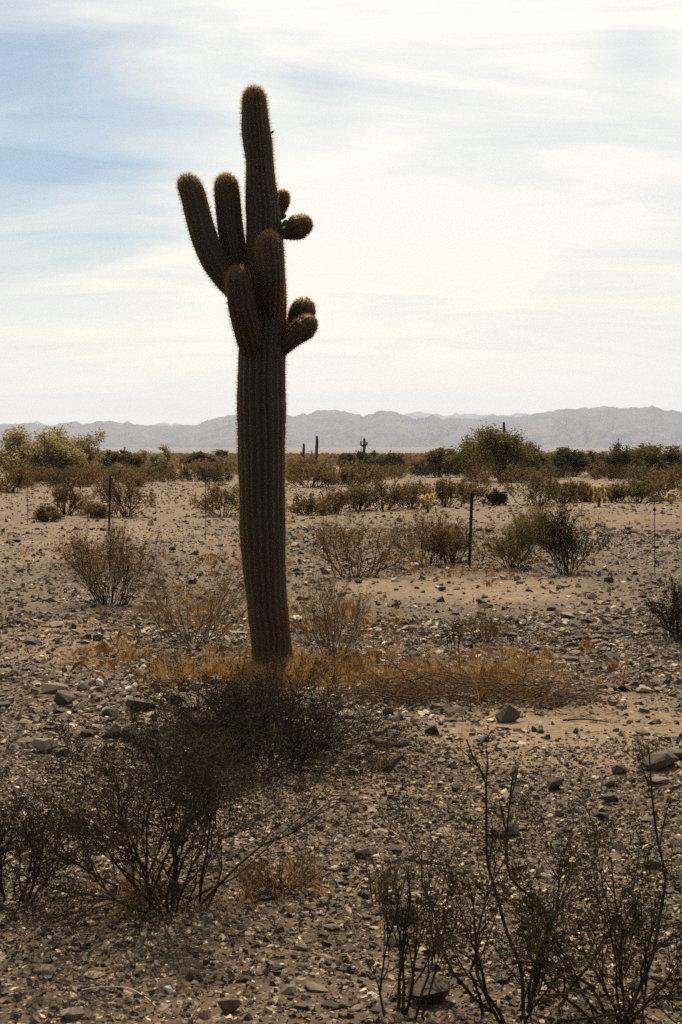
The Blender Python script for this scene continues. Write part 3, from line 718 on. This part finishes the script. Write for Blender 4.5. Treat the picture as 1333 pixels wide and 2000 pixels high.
for a in [(88, 938, 72, 838, 'tree_leaf', 'tallest yellow green tree at the left', 71, 15, 9500), (146, 936, 52, 846, 'tree_leaf', 'airy tree leaning off the right side of the tallest left tree', 72, 9, 5000),
          (28, 934, 36, 868, 'tree_leaf', 'small tree at the left edge before the tallest one', 73, 6, 2400),
          (215, 920, 20, 880, 'dark_tree_leaf', 'little round tree right of the tiny far saguaro', 74, 5, 1500), (258, 920, 34, 880, 'olive_leaf', 'low spreading tree in the left tree line', 75, 6, 1900),
          (318, 922, 36, 873, 'tree_leaf', 'rounded pale tree between left tree line and big trunk', 76, 7, 2600), (436, 902, 14, 879, 'dark_tree_leaf', 'small far round tree just left of the big trunk', 77, 4, 900),
          (395, 915, 36, 884, 'dark_tree_leaf', 'dark low tree left of the big trunk', 78, 6, 1700), (662, 918, 30, 886, 'dark_tree_leaf', 'dark low tree between far saguaro pair and cross', 79, 6, 1500),
          (715, 918, 24, 881, 'dark_tree_leaf', 'dark small tree at the foot of the cross shaped saguaro', 80, 6, 1500), (765, 920, 40, 885, 'olive_leaf', 'low olive tree right of the cross shaped saguaro', 81, 6, 1700),
          (855, 932, 42, 876, 'olive_leaf', 'spreading olive tree left of the tall right tree', 82, 7, 2800), (925, 938, 42, 858, 'dark_tree_leaf', 'ragged dark tree joined to the left of the tall right tree', 83, 7, 3600),
          (978, 941, 56, 836, 'olive_leaf', 'tallest tree of the right side before the thin saguaro', 84, 8, 5200), (1028, 936, 30, 862, 'olive_leaf', 'bushy tree on the right flank of the tallest right tree', 85, 7, 2800),
          (1075, 925, 28, 884, 'olive_leaf', 'low tree in the gap right of the tallest right tree', 86, 6, 1400), (1125, 931, 44, 876, 'dark_tree_leaf', 'dark green domed tree in the right tree line', 87, 8, 3400),
          (1165, 928, 30, 882, 'dark_tree_leaf', 'smaller dark tree right of the domed one', 88, 6, 1900), (1213, 933, 42, 868, 'dark_tree_leaf', 'spiky topped dark tree, tallest of the far right line', 89, 8, 3600),
          (1262, 930, 38, 871, 'dark_tree_leaf', 'dark tree second from the right edge', 90, 7, 2800), (1322, 931, 42, 873, 'dark_tree_leaf', 'dark tree at the right edge of the tree line', 91, 7, 2800)]:
    tree(*a)

# ------------------------------------------------------------------ the band of scrub before and between the trees
VAR = []
for i in range(8):
    rng = np.random.default_rng(200 + i)
    VAR.append(bush_meshes(rng, 'scrub', 18, (4, 75), (.45, .75), .010, [(4, .6, .45, .2), (4, .55, .55, .2)], 1100, .042, 'stem_dark', ('brown_leaf', 'olive_leaf', 'brown_leaf', 'creosote_leaf')[i % 4], .005, (.85, 1.0), up=.04, wob=.16, rb=.3, jit=.05, aspect=.5, K=7))
HUE = ('brown', 'olive', 'brown', 'dark')
LAND = [(60, 'at the left edge'), (180, 'under the tallest left tree'), (290, 'under the low left trees'), (380, 'under the rounded pale tree'), (512, 'just left of the big trunk'), (650, 'under the far saguaro pair'), (790, 'around the cross shaped saguaro'),
        (900, 'under the spreading olive tree'), (1050, 'under the tallest right tree'), (1160, 'under the dark domed tree'), (1290, 'under the spiky dark tree'), (9999, 'at the right edge')]
rng = np.random.default_rng(99)
n_band = 0
while n_band < 290:
    py = 898 + 54*rng.random()**1.1; d = EYE*F/(py-HY); px = rng.uniform(-90, 1420)
    if 560 < px and py > 938 + 7*math.sin(px/47) + 9*rng.random(): continue
    if 300 < px <= 560 and py > 942 + 8*rng.random(): continue
    if 470 < px < 552: continue
    x = (px-CX)/F*d; h = rng.uniform(.55, 1.15)*(1.3 if py < 907 else 1.0)*(.85 if px < 330 else 1.0)
    k = int(rng.integers(8)); wx = rng.uniform(1.0, 1.7)
    where = next(n_ for lim, n_ in LAND if px < lim); row = 'front' if py > 928 else ('middle' if py > 911 else 'back')
    look = ('tall' if h > .85 else 'low') + (' broad ' if wx > 1.35 else ' narrow ') + HUE[k % 4]
    place_bush('desert_shrub', VAR[k], (x, d, gf(x, d)), f'{look} bush, {row} of the scrub {where}', 'bush', rng.uniform(0, 6.28), (h*wx, h*wx, h), f'scrub bushes {where}')
    n_band += 1
# scrub still farther off: one mass
def far_scrub():
    rng = np.random.default_rng(123); n = 2400
    d = 125*np.exp(rng.random(n)*2.6); px = rng.uniform(-250, 1580, n); x = (px-CX)/F*d
    h = rng.uniform(.5, 1.35, n); k = 34
    c = np.repeat(np.stack([x, d, np.zeros(n)], -1), k, 0); hh = np.repeat(h, k)[:, None]
    o = rng.normal(size=(n*k, 3))*np.array([.55, .55, .28]) + np.array([0, 0, .5]); c = c + o*hh; c[:, 2] = np.clip(c[:, 2], .02, None)
    s = (np.repeat(d, k)*.0009)[:, None]*rng.uniform(.6, 1.3, (n*k, 1))
    uu = nrm(rng.normal(size=c.shape)); vv = nrm(np.cross(uu, rng.normal(size=c.shape)))
    V = np.stack([c-uu*s, c+vv*s*.6, c+uu*s, c-vv*s*.6], 1)
    tag(ob('distant_scrub', mk_mesh('distant_scrub', V, [np.arange(len(c)*4).reshape(-1, 4)], M['brown_leaf'])), 'brown mass of scrub on the plain behind the trees', kind='stuff')
far_scrub()
# far pale sheds on the plain
def shed(px, d, wm, label):
    x = (px-CX)/F*d; e = empty('farm_shed', (x, d, 0))
    for nm, c, s, mt in (('wall', (0, 0, 1.2), (wm, 4, 2.4), 'white_paint'), ('roof', (0, 0, 2.55), (wm + .5, 4.6, .3), 'tin_roof'), ('door', (wm*.2, -2.02, .95), (1.0, .06, 1.9), 'shed_door')):
        b_ = bmesh.new(); box(b_, c, s); me = bpy.data.meshes.new(nm); b_.to_mesh(me); b_.free(); me.materials.append(M[mt]); ob(nm, me, e)
    tag(e, label, 'shed')
shed(424, 640, 4.5, 'tiny white shed on the far plain left of the big trunk')
shed(1056, 700, 4.0, 'tiny white shed on the far plain right of the tall tree')
shed(1187, 760, 5.0, 'tiny white shed showing over the dark right trees')

# ------------------------------------------------------------------ rocks
def hull_rock(name, seed, mat, n=18, boxy=.6):
    rng = random.Random(seed); bm_ = bmesh.new()
    for _ in range(n):
        v = Vector((rng.gauss(0, 1), rng.gauss(0, 1), rng.gauss(0, 1))).normalized()
        m = max(abs(v.x), abs(v.y), abs(v.z)); v = v*(1-boxy) + v/m*boxy
        v *= rng.uniform(.82, 1.05); bm_.verts.new(v*.5)
    r = bmesh.ops.convex_hull(bm_, input=bm_.verts)
    bmesh.ops.delete(bm_, geom=list({e for e in r['geom_interior'] + r['geom_unused'] if isinstance(e, bmesh.types.BMVert)}), context='VERTS')
    bmesh.ops.dissolve_limit(bm_, angle_limit=R(9), verts=bm_.verts, edges=bm_.edges)
    bmesh.ops.bevel(bm_, geom=list(bm_.edges), offset=.010, segments=1, affect='EDGES')
    me = bpy.data.meshes.new(name); bm_.to_mesh(me); bm_.free(); me.materials.append(M[mat]); return me
ROCKS = [(85, 1476, 54, 30, 'rock_tan', 'pale tan boulder, largest in the left stone bank', 0, 12), (214, 1447, 40, 30, 'rock_tan', 'tilted pale slab left of the dark shrub', 0, -28), (248, 1452, 34, 26, 'rock_dark', 'dark rounded stone touching the tilted pale slab', 0, 0),
         (270, 1392, 54, 28, 'rock_dark', 'dark rounded boulder at the left rim of the dark shrub', 0, 0), (125, 1380, 44, 26, 'rock_dark', 'dark brown boulder in the top of the left stone bank', 0, 6), (108, 1358, 60, 18, 'rock_tan', 'long pale stone behind the dark brown boulder', 0, 4),
         (170, 1442, 32, 14, 'rock_dark', 'flat dark stone between tan boulder and tilted slab', 0, 0), (215, 1402, 34, 16, 'rock_dark', 'dark slab above the tilted pale slab', 0, 8), (160, 1352, 22, 18, 'rock_tan', 'small pale block near the top of the left bank', 0, 0),
         (195, 1340, 18, 12, 'rock_white', 'whitish chip at the top of the left bank', 0, 20), (252, 1352, 16, 11, 'rock_white', 'whitish chip right of the left bank top', 0, -30), (120, 1482, 30, 18, 'rock_dark', 'dark stone in front of the pale tan boulder', 0, 0),
         (992, 1417, 48, 34, 'rock_dark', 'dark block with a lit corner on the bare patch', 18, -6), (1090, 1380, 44, 30, 'rock_dark', 'dark pyramid shaped rock at the end of the brush pile', 0, 10), (847, 1438, 30, 20, 'rock_dark', 'black block left of the bare patch', 0, 0),
         (760, 1399, 30, 16, 'rock_dark', 'dark round stone right of the dark shrub', 0, 0), (828, 1370, 26, 14, 'rock_tan', 'pale chip below the brush pile', 0, 15), (1296, 1508, 72, 32, 'rock_dark', 'big wedge shaped rock at the right edge', 0, -14),
         (1330, 1486, 50, 18, 'rock_dark', 'dark rock behind the big wedge at right edge', 0, 0), (1212, 1514, 32, 18, 'rock_dark', 'dark block left of the big wedge shaped rock', 0, 0), (1084, 1548, 32, 26, 'rock_dark', 'dark upright stone where the bare patch ends', 0, 8),
         (1190, 1540, 24, 15, 'rock_dark', 'dark stone below the block beside the wedge', 0, 0), (1197, 1570, 34, 17, 'rock_dark', 'dark slab on its side below the wedge rock', 0, 0), (1290, 1535, 46, 14, 'rock_tan', 'pale flat slab in front of the big wedge', 0, 3),
         (986, 1638, 66, 22, 'rock_dark', 'long flat dark block behind the tall creosote sprigs', 0, 0), (892, 1548, 18, 15, 'rock_dark', 'small dark stone alone in the bare patch', 0, 0), (1125, 1434, 13, 11, 'rock_dark', 'tiny dark stone right of the lit-cornered block', 0, 0),
         (1044, 1431, 10, 11, 'rock_dark', 'tiny pointed stone right of the lit-cornered block', 0, 0), (445, 1985, 42, 34, 'rock_dark', 'dark stone at the bottom edge left of the middle', 0, 0), (838, 1972, 90, 46, 'rock_dark', 'large rounded dark boulder at the bottom behind creosote twigs', 0, 0),
         (712, 1682, 42, 22, 'rock_dark', 'dark slab left of the foreground creosote crown', 0, -8), (788, 1812, 44, 34, 'rock_dark', 'dark rock among the left twigs of the foreground creosote', 0, 0), (775, 1850, 48, 14, 'rock_dark', 'flat dark stone below the twig hidden rock', 0, 0),
         (45, 1824, 13, 12, 'rock_white', 'small white pebble at the left under the creosote', 0, 0), (76, 1822, 11, 9, 'rock_white', 'tiny white pebble beside the small white one', 0, 0), (330, 1942, 20, 14, 'rock_white', 'white stone in the lower left gravel', 0, 0),
         (140, 1996, 52, 20, 'rock_tan', 'pale flat slab at the bottom left edge', 0, 5), (643, 1121, 10, 8, 'rock_white', 'small bright white stone under the shrub right of the trunk', 0, 0), (190, 1254, 20, 16, 'rock_dark', 'dark round stone in the sand left of the twiggy shrub', 0, 0),
         (60, 1262, 34, 12, 'rock_dark', 'flat dark stone in the sand at the far left', 0, 0), (865, 1156, 16, 10, 'rock_dark', 'dark stone on the sand track right of the cactus', 0, 0), (893, 1153, 14, 8, 'rock_white', 'pale chip beside the dark stone on the sand track', 0, 0),
         (1110, 1210, 32, 12, 'rock_tan', 'pale flat slab in the right stone field', 0, 8), (1158, 1172, 22, 14, 'rock_tan', 'pale angular stone right in the stone field', 0, 0), (1150, 1268, 22, 14, 'rock_dark', 'dark round stone in the right stone field', 0, 0),
         (700, 1140, 20, 9, 'rock_dark', 'flat dark stone below the loose brown shrub', 0, 0), (30, 1060, 24, 7, 'rock_dark', 'dark low stone on the track at far left', 0, 0), (590, 1858, 26, 13, 'rock_tan', 'pale slab in the gravel below the left creosote', 0, 6),
         (1275, 1700, 34, 20, 'rock_dark', 'dark stone among gravel by the right corner creosote', 0, 0), (560, 1945, 40, 15, 'rock_tan', 'pale flat stone at the bottom middle gravel', 0, -5)]
RP = []
for i, (px, by, wpx, hpx, mt, lab, rz, ty) in enumerate(ROCKS):
    x, d, z = GP(px, by - hpx*.12); s = d/F
    hh = hpx*s*1.2
    ob_ = ob('rock', hull_rock('rock', 500 + i, mt, 15 + i % 7, .35 + .45*((i*37) % 10)/10), None, (x, d + wpx*s*.3, z + hh*.34), (R((i*13) % 11 - 5), R(ty), R(rz + (i*29) % 50 - 25)), (wpx*s*1.05, wpx*s*.85, hh))
    tag(ob_, lab, 'rock'); RP.append((x, d, wpx*s*.5))

# gravel and stones -----------------------------------------------------------
rngS = np.random.default_rng(77)
NP_ = 28
def stone_protos(k_):
    P = np.zeros((NP_, 2*k_, 3))
    for i in range(NP_):
        a = np.sort((np.arange(k_) + rngS.uniform(-.35, .35, k_))/k_*2*math.pi); rr = rngS.uniform(.65, 1.1, k_)
        tilt = rngS.normal(size=2)*.28; k = rngS.uniform(.55, .92)
        P[i, :k_, 0] = np.cos(a)*rr; P[i, :k_, 1] = np.sin(a)*rr; P[i, :k_, 2] = -.25
        off = rngS.normal(size=2)*.1
        P[i, k_:, 0] = np.cos(a)*rr*k + off[0]; P[i, k_:, 1] = np.sin(a)*rr*k + off[1]
        P[i, k_:, 2] = .62 + rngS.uniform(-.14, .14, k_) + P[i, k_:, 0]*tilt[0] + P[i, k_:, 1]*tilt[1]
    return P
def stones(X, Y, S, flat, PROT):
    n = len(X); V = PROT[rngS.integers(NP_, size=n)].copy()
    V *= (S*.5)[:, None, None]*np.stack([rngS.uniform(.8, 1.25, n), rngS.uniform(.55, 1.0, n), rngS.uniform(flat[0], flat[1], n)], -1)[:, None]
    a = rngS.normal(size=n)*.30; b = rngS.normal(size=n)*.30; c = rngS.uniform(0, 6.283, n)
    ca, sa, cb, sb, cc_, sc_ = np.cos(a), np.sin(a), np.cos(b), np.sin(b), np.cos(c), np.sin(c)
    x, y, z = V[..., 0], V[..., 1], V[..., 2]
    x, y = x*cc_[:, None] - y*sc_[:, None], x*sc_[:, None] + y*cc_[:, None]
    y, z = y*ca[:, None] - z*sa[:, None], y*sa[:, None] + z*ca[:, None]
    x, z = x*cb[:, None] + z*sb[:, None], -x*sb[:, None] + z*cb[:, None]
    return np.stack([x + X[:, None], y + Y[:, None], z + g(X, Y)[:, None]], -1)
def scatter(n, d0, d1, med, sig, pw=1.0, thr=True):
    """positions inside the widened view wedge, denser where the floor is stony"""
    Xs = []; Ys = []
    got = 0
    while got < n:
        m = n*2
        d = np.sqrt(rngS.uniform(d0*d0, d1*d1, m)); x = rngS.uniform(-1, 1, m)*(.255*d + 1.45)
        keep = rngS.random(m) < (np.clip(stony(x, d)[0], .02, 1)**pw if thr else 1)
        x, d = x[keep], d[keep]; Xs.append(x); Ys.append(d); got += len(x)
    X = np.concatenate(Xs)[:n]; Y = np.concatenate(Ys)[:n]
    return X, Y, np.clip(med*np.exp(sig*rngS.normal(size=n)), med*.4, med*2.3)
parts = [scatter(60000, 3.4, 7.5, .0158, .48, .35), scatter(25000, 3.4, 8.0, .023, .38, .8), scatter(1500, 3.4, 8.0, .042, .35), scatter(19000, 7.5, 13.0, .027, .35, .6), scatter(18500, 7.5, 14.0, .040, .40), scatter(1300, 7.5, 14.0, .080, .3),
         scatter(18000, 13.0, 30.0, .045, .42), scatter(1200, 13, 30, .10, .3), scatter(9500, 28.0, 75.0, .075, .40), scatter(500, 28, 70, .14, .3)]
SX = np.concatenate([p[0] for p in parts]); SY = np.concatenate([p[1] for p in parts]); SS = np.concatenate([p[2] for p in parts])
# the stones that show largest become things of their own
app = SS/SY; pxs = CX + F*SX/SY; pys = HY + F*EYE/SY
inview = (pxs > 5) & (pxs < 1328) & (pys < 1990)
for (x, d, r_) in RP: inview &= ~(((SX-x)**2 + (SY-d)**2) < (r_*1.1 + SS*.5)**2)
order = np.argsort(-np.where(inview, app, 0))[:240]
MARKS = [(335, 1765, 'the large left creosote'), (85, 1462, 'the pale tan boulder'), (214, 1432, 'the tilted pale slab'), (125, 1367, 'the dark brown boulder'), (270, 1380, 'the dark boulder by the shrub'), (520, 1478, 'the dark shaded shrub'), (990, 1400, 'the lit-cornered dark block'),
         (905, 1340, 'the dead brush pile'), (1296, 1490, 'the big wedge rock'), (1030, 1985, 'the open foreground creosote'), (986, 1630, 'the long flat dark block'), (1215, 1998, 'the corner creosote'), (838, 1950, 'the large rounded boulder'), (378, 1262, 'the sparse twiggy shrub'),
         (445, 1970, 'the dark stone at the bottom'), (20, 1762, 'the left edge creosote'), (1325, 1252, 'the right edge shrub'), (1110, 1205, 'the pale slab in the stone field'), (1110, 1120, 'the largest dark right shrub'), (652, 1292, 'the sparse dry shrub'), (140, 1996, 'the pale bottom left slab'),
         (560, 1945, 'the pale bottom middle stone'), (545, 1720, 'the reddish dry weed'), (745, 1760, 'the pale dry weed'), (788, 1800, 'the twig hidden rock'), (770, 1490, 'the twisted dead branch'), (1084, 1540, 'the dark upright stone'), (1170, 1245, 'the driftwood stick'), (190, 1250, 'the round stone in sand'),
         (712, 1672, 'the dark slab'), (330, 1935, 'the white stone'), (590, 1850, 'the pale gravel slab'), (1197, 1562, 'the dark slab on its side'), (215, 1182, 'the fanned brown shrub'), (1275, 1690, 'the dark stone in gravel')]
protos = [hull_rock('stone', 900 + i, 'stone', 13 + i % 5, .55) for i in range(12)]
for m_ in protos: m_.materials.clear(); m_.materials.append(stone_mat('stone_single', [(0, (.020, .014, .010)), (.35, (.060, .043, .030)), (.7, (.16, .115, .077)), (1, (.32, .24, .17))], 'obj') if m_ is protos[0] else protos[0].materials[0])
for k in order:
    x, d, s_ = SX[k], SY[k], SS[k]; px, py = pxs[k], pys[k]
    hh = s_*random.uniform(.22, .46)
    kx = random.uniform(.9, 1.3); ky = random.uniform(.6, .95)
    o = ob('stone', protos[int(k) % 12], None, (x, d, gf(x, d) + hh*.25), (random.gauss(0, .14), random.gauss(0, .14), random.uniform(0, 6.28)), (s_*kx, s_*ky, hh))
    lx, ly, ln = min(MARKS, key=lambda m: (m[0]-px)**2 + ((m[1]-py)*1.6)**2)
    rel = ('left of ' if px < lx else 'right of ') if abs(px-lx) > abs(py-ly)*1.6 else ('behind ' if py < ly else 'in front of ')
    look = ('long ' if kx/ky > 1.5 else 'squat ') + ('thick' if hh/s_ > .38 else ('thin' if hh/s_ < .30 else 'wedge shaped'))
    size = 'bigger' if app[k]*F > 24 else 'smaller'
    tag(o, f'{size} {look} loose stone {rel}{ln}', 'stone', 'loose stones round ' + ln)
rest = np.ones(len(SX), bool); rest[order] = False
for (x, d, r_) in RP: rest &= ~(((SX-x)**2 + (SY-d)**2) < (r_*.8)**2)
SX, SY, SS = SX[rest], SY[rest], SS[rest]
def gravel():
    sm = (SS < .030*np.clip(SY/5.5, 1, 1.6)) | (SY > 16); Vs = []; Q = []; T = []; k0 = 0
    for k_, m in ((4, sm), (5, ~sm)):
        V = stones(SX[m], SY[m], SS[m], (.3, 1.1), stone_protos(k_)); n = len(V)
        of = (k0 + np.arange(n)*2*k_)[:, None, None]; k0 += n*2*k_
        side = np.array([[j, (j+1) % k_, k_ + (j+1) % k_, k_ + j] for j in range(k_)])
        Vs.append(V.reshape(-1, 3)); Q.append((side[None] + of).reshape(-1, 4))
        top = np.arange(k_, 2*k_)
        if k_ == 4: Q.append((top[None, None] + of).reshape(-1, 4))
        else: T.append((top[None, None] + of).reshape(-1, 5))
    tag(ob('gravel', mk_mesh('gravel', np.vstack(Vs), Q + T, M['stone'])), 'flat chips of brown and grey gravel covering the desert floor', kind='stuff')
gravel()

# ------------------------------------------------------------------ dry grass and litter
def dry_grass():  # extra clumps round the cactus foot stand in for the orange light leak
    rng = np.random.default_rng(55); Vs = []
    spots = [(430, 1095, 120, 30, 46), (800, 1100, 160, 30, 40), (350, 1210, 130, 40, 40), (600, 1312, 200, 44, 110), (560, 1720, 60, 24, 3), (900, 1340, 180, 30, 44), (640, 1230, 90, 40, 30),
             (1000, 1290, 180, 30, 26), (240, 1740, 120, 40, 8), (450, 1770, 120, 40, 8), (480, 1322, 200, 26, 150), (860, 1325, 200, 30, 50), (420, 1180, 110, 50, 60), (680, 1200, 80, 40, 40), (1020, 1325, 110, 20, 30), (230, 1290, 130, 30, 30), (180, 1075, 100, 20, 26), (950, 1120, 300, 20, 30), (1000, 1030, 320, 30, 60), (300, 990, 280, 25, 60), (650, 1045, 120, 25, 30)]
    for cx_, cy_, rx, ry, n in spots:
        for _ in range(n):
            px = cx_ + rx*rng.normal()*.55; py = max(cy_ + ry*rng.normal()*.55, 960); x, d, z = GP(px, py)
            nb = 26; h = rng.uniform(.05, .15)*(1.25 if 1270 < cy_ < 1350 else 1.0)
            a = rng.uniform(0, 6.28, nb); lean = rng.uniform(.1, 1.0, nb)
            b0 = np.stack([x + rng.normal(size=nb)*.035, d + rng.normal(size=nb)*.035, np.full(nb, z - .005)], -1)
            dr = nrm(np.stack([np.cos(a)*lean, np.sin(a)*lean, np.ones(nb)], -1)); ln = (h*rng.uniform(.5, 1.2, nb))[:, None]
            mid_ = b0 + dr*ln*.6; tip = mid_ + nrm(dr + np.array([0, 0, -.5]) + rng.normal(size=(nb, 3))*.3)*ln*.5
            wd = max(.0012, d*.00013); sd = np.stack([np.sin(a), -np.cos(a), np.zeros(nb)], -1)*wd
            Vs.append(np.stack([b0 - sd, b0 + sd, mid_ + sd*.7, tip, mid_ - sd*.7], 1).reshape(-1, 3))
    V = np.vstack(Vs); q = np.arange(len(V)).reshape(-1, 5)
    tag(ob('dry_grass', mk_mesh('dry_grass', V, [q], M['grass_dry_leak_tint'])), 'withered ochre grass in patches, extra round the cactus for the orange light leak', kind='stuff')
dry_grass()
def litter():
    rng = np.random.default_rng(56); n = 900
    d = np.sqrt(rng.uniform(3.6**2, 14**2, n)); x = rng.uniform(-1, 1, n)*(.27*d + .4)
    P0 = np.stack([x, d, g(x, d) + .012], -1); a = rng.uniform(0, 6.28, n)
    P = walk(rng, P0, np.stack([np.cos(a), np.sin(a), np.full(n, .08)], -1), rng.uniform(.04, .22, n), 6, -.03, .18)
    P[..., 2] = np.maximum(P[..., 2], g(P[..., 0], P[..., 1]) + .004)
    V, f = tubes(P, np.repeat(rng.uniform(.0009, .0022, n)[:, None], 6, 1), 3)
    tag(ob('twig_litter', mk_mesh('twig_litter', V, [f], M['stem_tan'], True)), 'scattered thin dry twigs lying on the gravel', kind='stuff')
litter()
def curl(name, rows, r0, mat, label, cat='twig', sides=5):
    """a stick through photograph points (x, y, height above ground is free: given by its foot row)"""
    foot = GP(rows[0][0], rows[0][1]); d = foot[1]
    org = np.array(foot)
    pts = []
    for k, (px, py, dd) in enumerate(rows):
        p = W(px, py, d + dd); gz = gf(p[0], p[1]); p[2] = max(p[2], gz + r0*.6); pts.append((*(p - org), 1.0))
    C = catmull(pts, 26)[:, :3]
    rd = np.maximum(r0*np.linspace(1, .45, 26), .0012)
    V, f = tubes(C[None], rd[None], sides)
    tag(ob(name, mk_mesh(name, V, [f], M[mat], True), None, foot), label, cat)
curl('dry_twig', [(278, 1758, 0), (282, 1742, 0), (296, 1734, .02), (318, 1738, .03)], .0035, 'stem_pale', 'pale hooked twig at the foot of the large left creosote')
curl('dry_twig', [(15, 1752, 0), (15, 1735, 0), (22, 1722, .02), (34, 1722, .04)], .0035, 'stem_pale', 'pale hooked twig at the left edge')
curl('dry_twig', [(446, 1778, 0), (462, 1752, .0), (471, 1738, .02), (478, 1752, .03), (466, 1764, .04), (490, 1772, .05)], .0028, 'stem_pale', 'pale knotted dry stalk right of the large left creosote')
curl('dry_twig', [(625, 1752, 0), (632, 1768, -.05), (636, 1786, -.1), (638, 1796, -.12)], .0025, 'stem_pale', 'thin pale stalk in the gravel at the middle')
curl('dry_twig', [(156, 1936, 0), (200, 1928, .02), (250, 1930, .02), (285, 1948, -.02), (304, 1972, -.08)], .003, 'stem_pale', 'long pale arching stalk in the bottom left gravel')
curl('dry_twig', [(700, 1775, 0), (696, 1745, 0), (702, 1728, .02), (712, 1722, .04)], .0025, 'stem_pale', 'pale curled stalk left of the foreground creosote')
curl('dry_twig', [(760, 1950, 0), (772, 1925, 0), (790, 1905, .02), (805, 1902, .04)], .0028, 'stem_pale', 'pale stalk beside the large rounded boulder')
curl('dead_branch', [(728, 1452, 0), (742, 1470, -.05), (760, 1484, -.1), (778, 1482, -.08), (796, 1462, -.02), (797, 1470, 0)], .024, 'dead_wood', 'thick twisted dead branch right of the dark shrub', 'branch', 7)
curl('dead_branch', [(762, 1505, 0), (770, 1490, 0), (780, 1480, .02), (792, 1484, .03)], .018, 'dead_wood', 'short forked dead branch in front of the twisted one', 'branch', 7)
curl('dead_branch', [(1140, 1240, 0), (1155, 1246, -.05), (1180, 1250, -.1), (1215, 1246, -.1)], .022, 'dead_wood', 'dark driftwood stick lying in the right stone field', 'branch', 7)
curl('dead_branch', [(1100, 1408, 0), (1120, 1405, .02), (1150, 1405, .02), (1190, 1410, .0)], .007, 'dead_wood', 'thin dark stick lying on the bare patch', 'branch', 5)
# the two tall sprigs of the foreground creosote and the one in the corner
def sprig(rows, forks, label):
    foot = GP(*rows[0]); d = foot[1]; org = np.array(foot); e = empty('creosote_sprig', foot)
    def br(rs, r0, nm):
        C = catmull([(*(W(px, py, d) - org), 1) for px, py in rs], 18)[:, :3]
        C[:, 1] += .03*np.sin(np.linspace(0, 3, 18)); V, f = tubes(C[None], (r0*np.linspace(1, .35, 18))[None], 5)
        ob(nm, mk_mesh(nm, V, [f], M['stem_dark'], True), e); return C
    lv = [br(rows, .0065, 'stem')] + [br(f_, .003, 'twig') for f_ in forks]
    rng = np.random.default_rng(len(forks)*7 + int(rows[0][0]))
    Pn = np.stack(lv); lV, lf = leaves(rng, [(Pn, None, np.ones(len(Pn)))], 170, .006, .35, .012)
    ob('foliage', mk_mesh('foliage', lV, [lf], M['creosote_leaf']), e)
    tag(e, label, 'bush')
sprig([(1022, 1985), (1020, 1900), (990, 1820), (975, 1760), (955, 1690), (952, 1600), (950, 1530), (925, 1480), (912, 1445)], [[(950, 1530), (955, 1490), (952, 1460), (962, 1435)], [(950, 1520), (935, 1500), (905, 1470), (890, 1455)], [(955, 1690), (965, 1640), (960, 1600)]], 'tall bare forked sprig rising at the left of the foreground creosote')
sprig([(1028, 1985), (1060, 1880), (1070, 1790), (1000, 1720), (993, 1640), (998, 1560), (1004, 1510)], [[(998, 1560), (1010, 1530), (1015, 1490)], [(993, 1640), (985, 1600), (975, 1560)]], 'second bare sprig close right of the tall forked one')
sprig([(1220, 1992), (1275, 1880), (1292, 1800), (1305, 1720), (1290, 1650), (1277, 1560), (1272, 1500), (1268, 1460)], [[(1277, 1560), (1265, 1520), (1250, 1480)], [(1290, 1650), (1305, 1600), (1312, 1560)]], 'tall thin sprig at the right edge of the foreground')
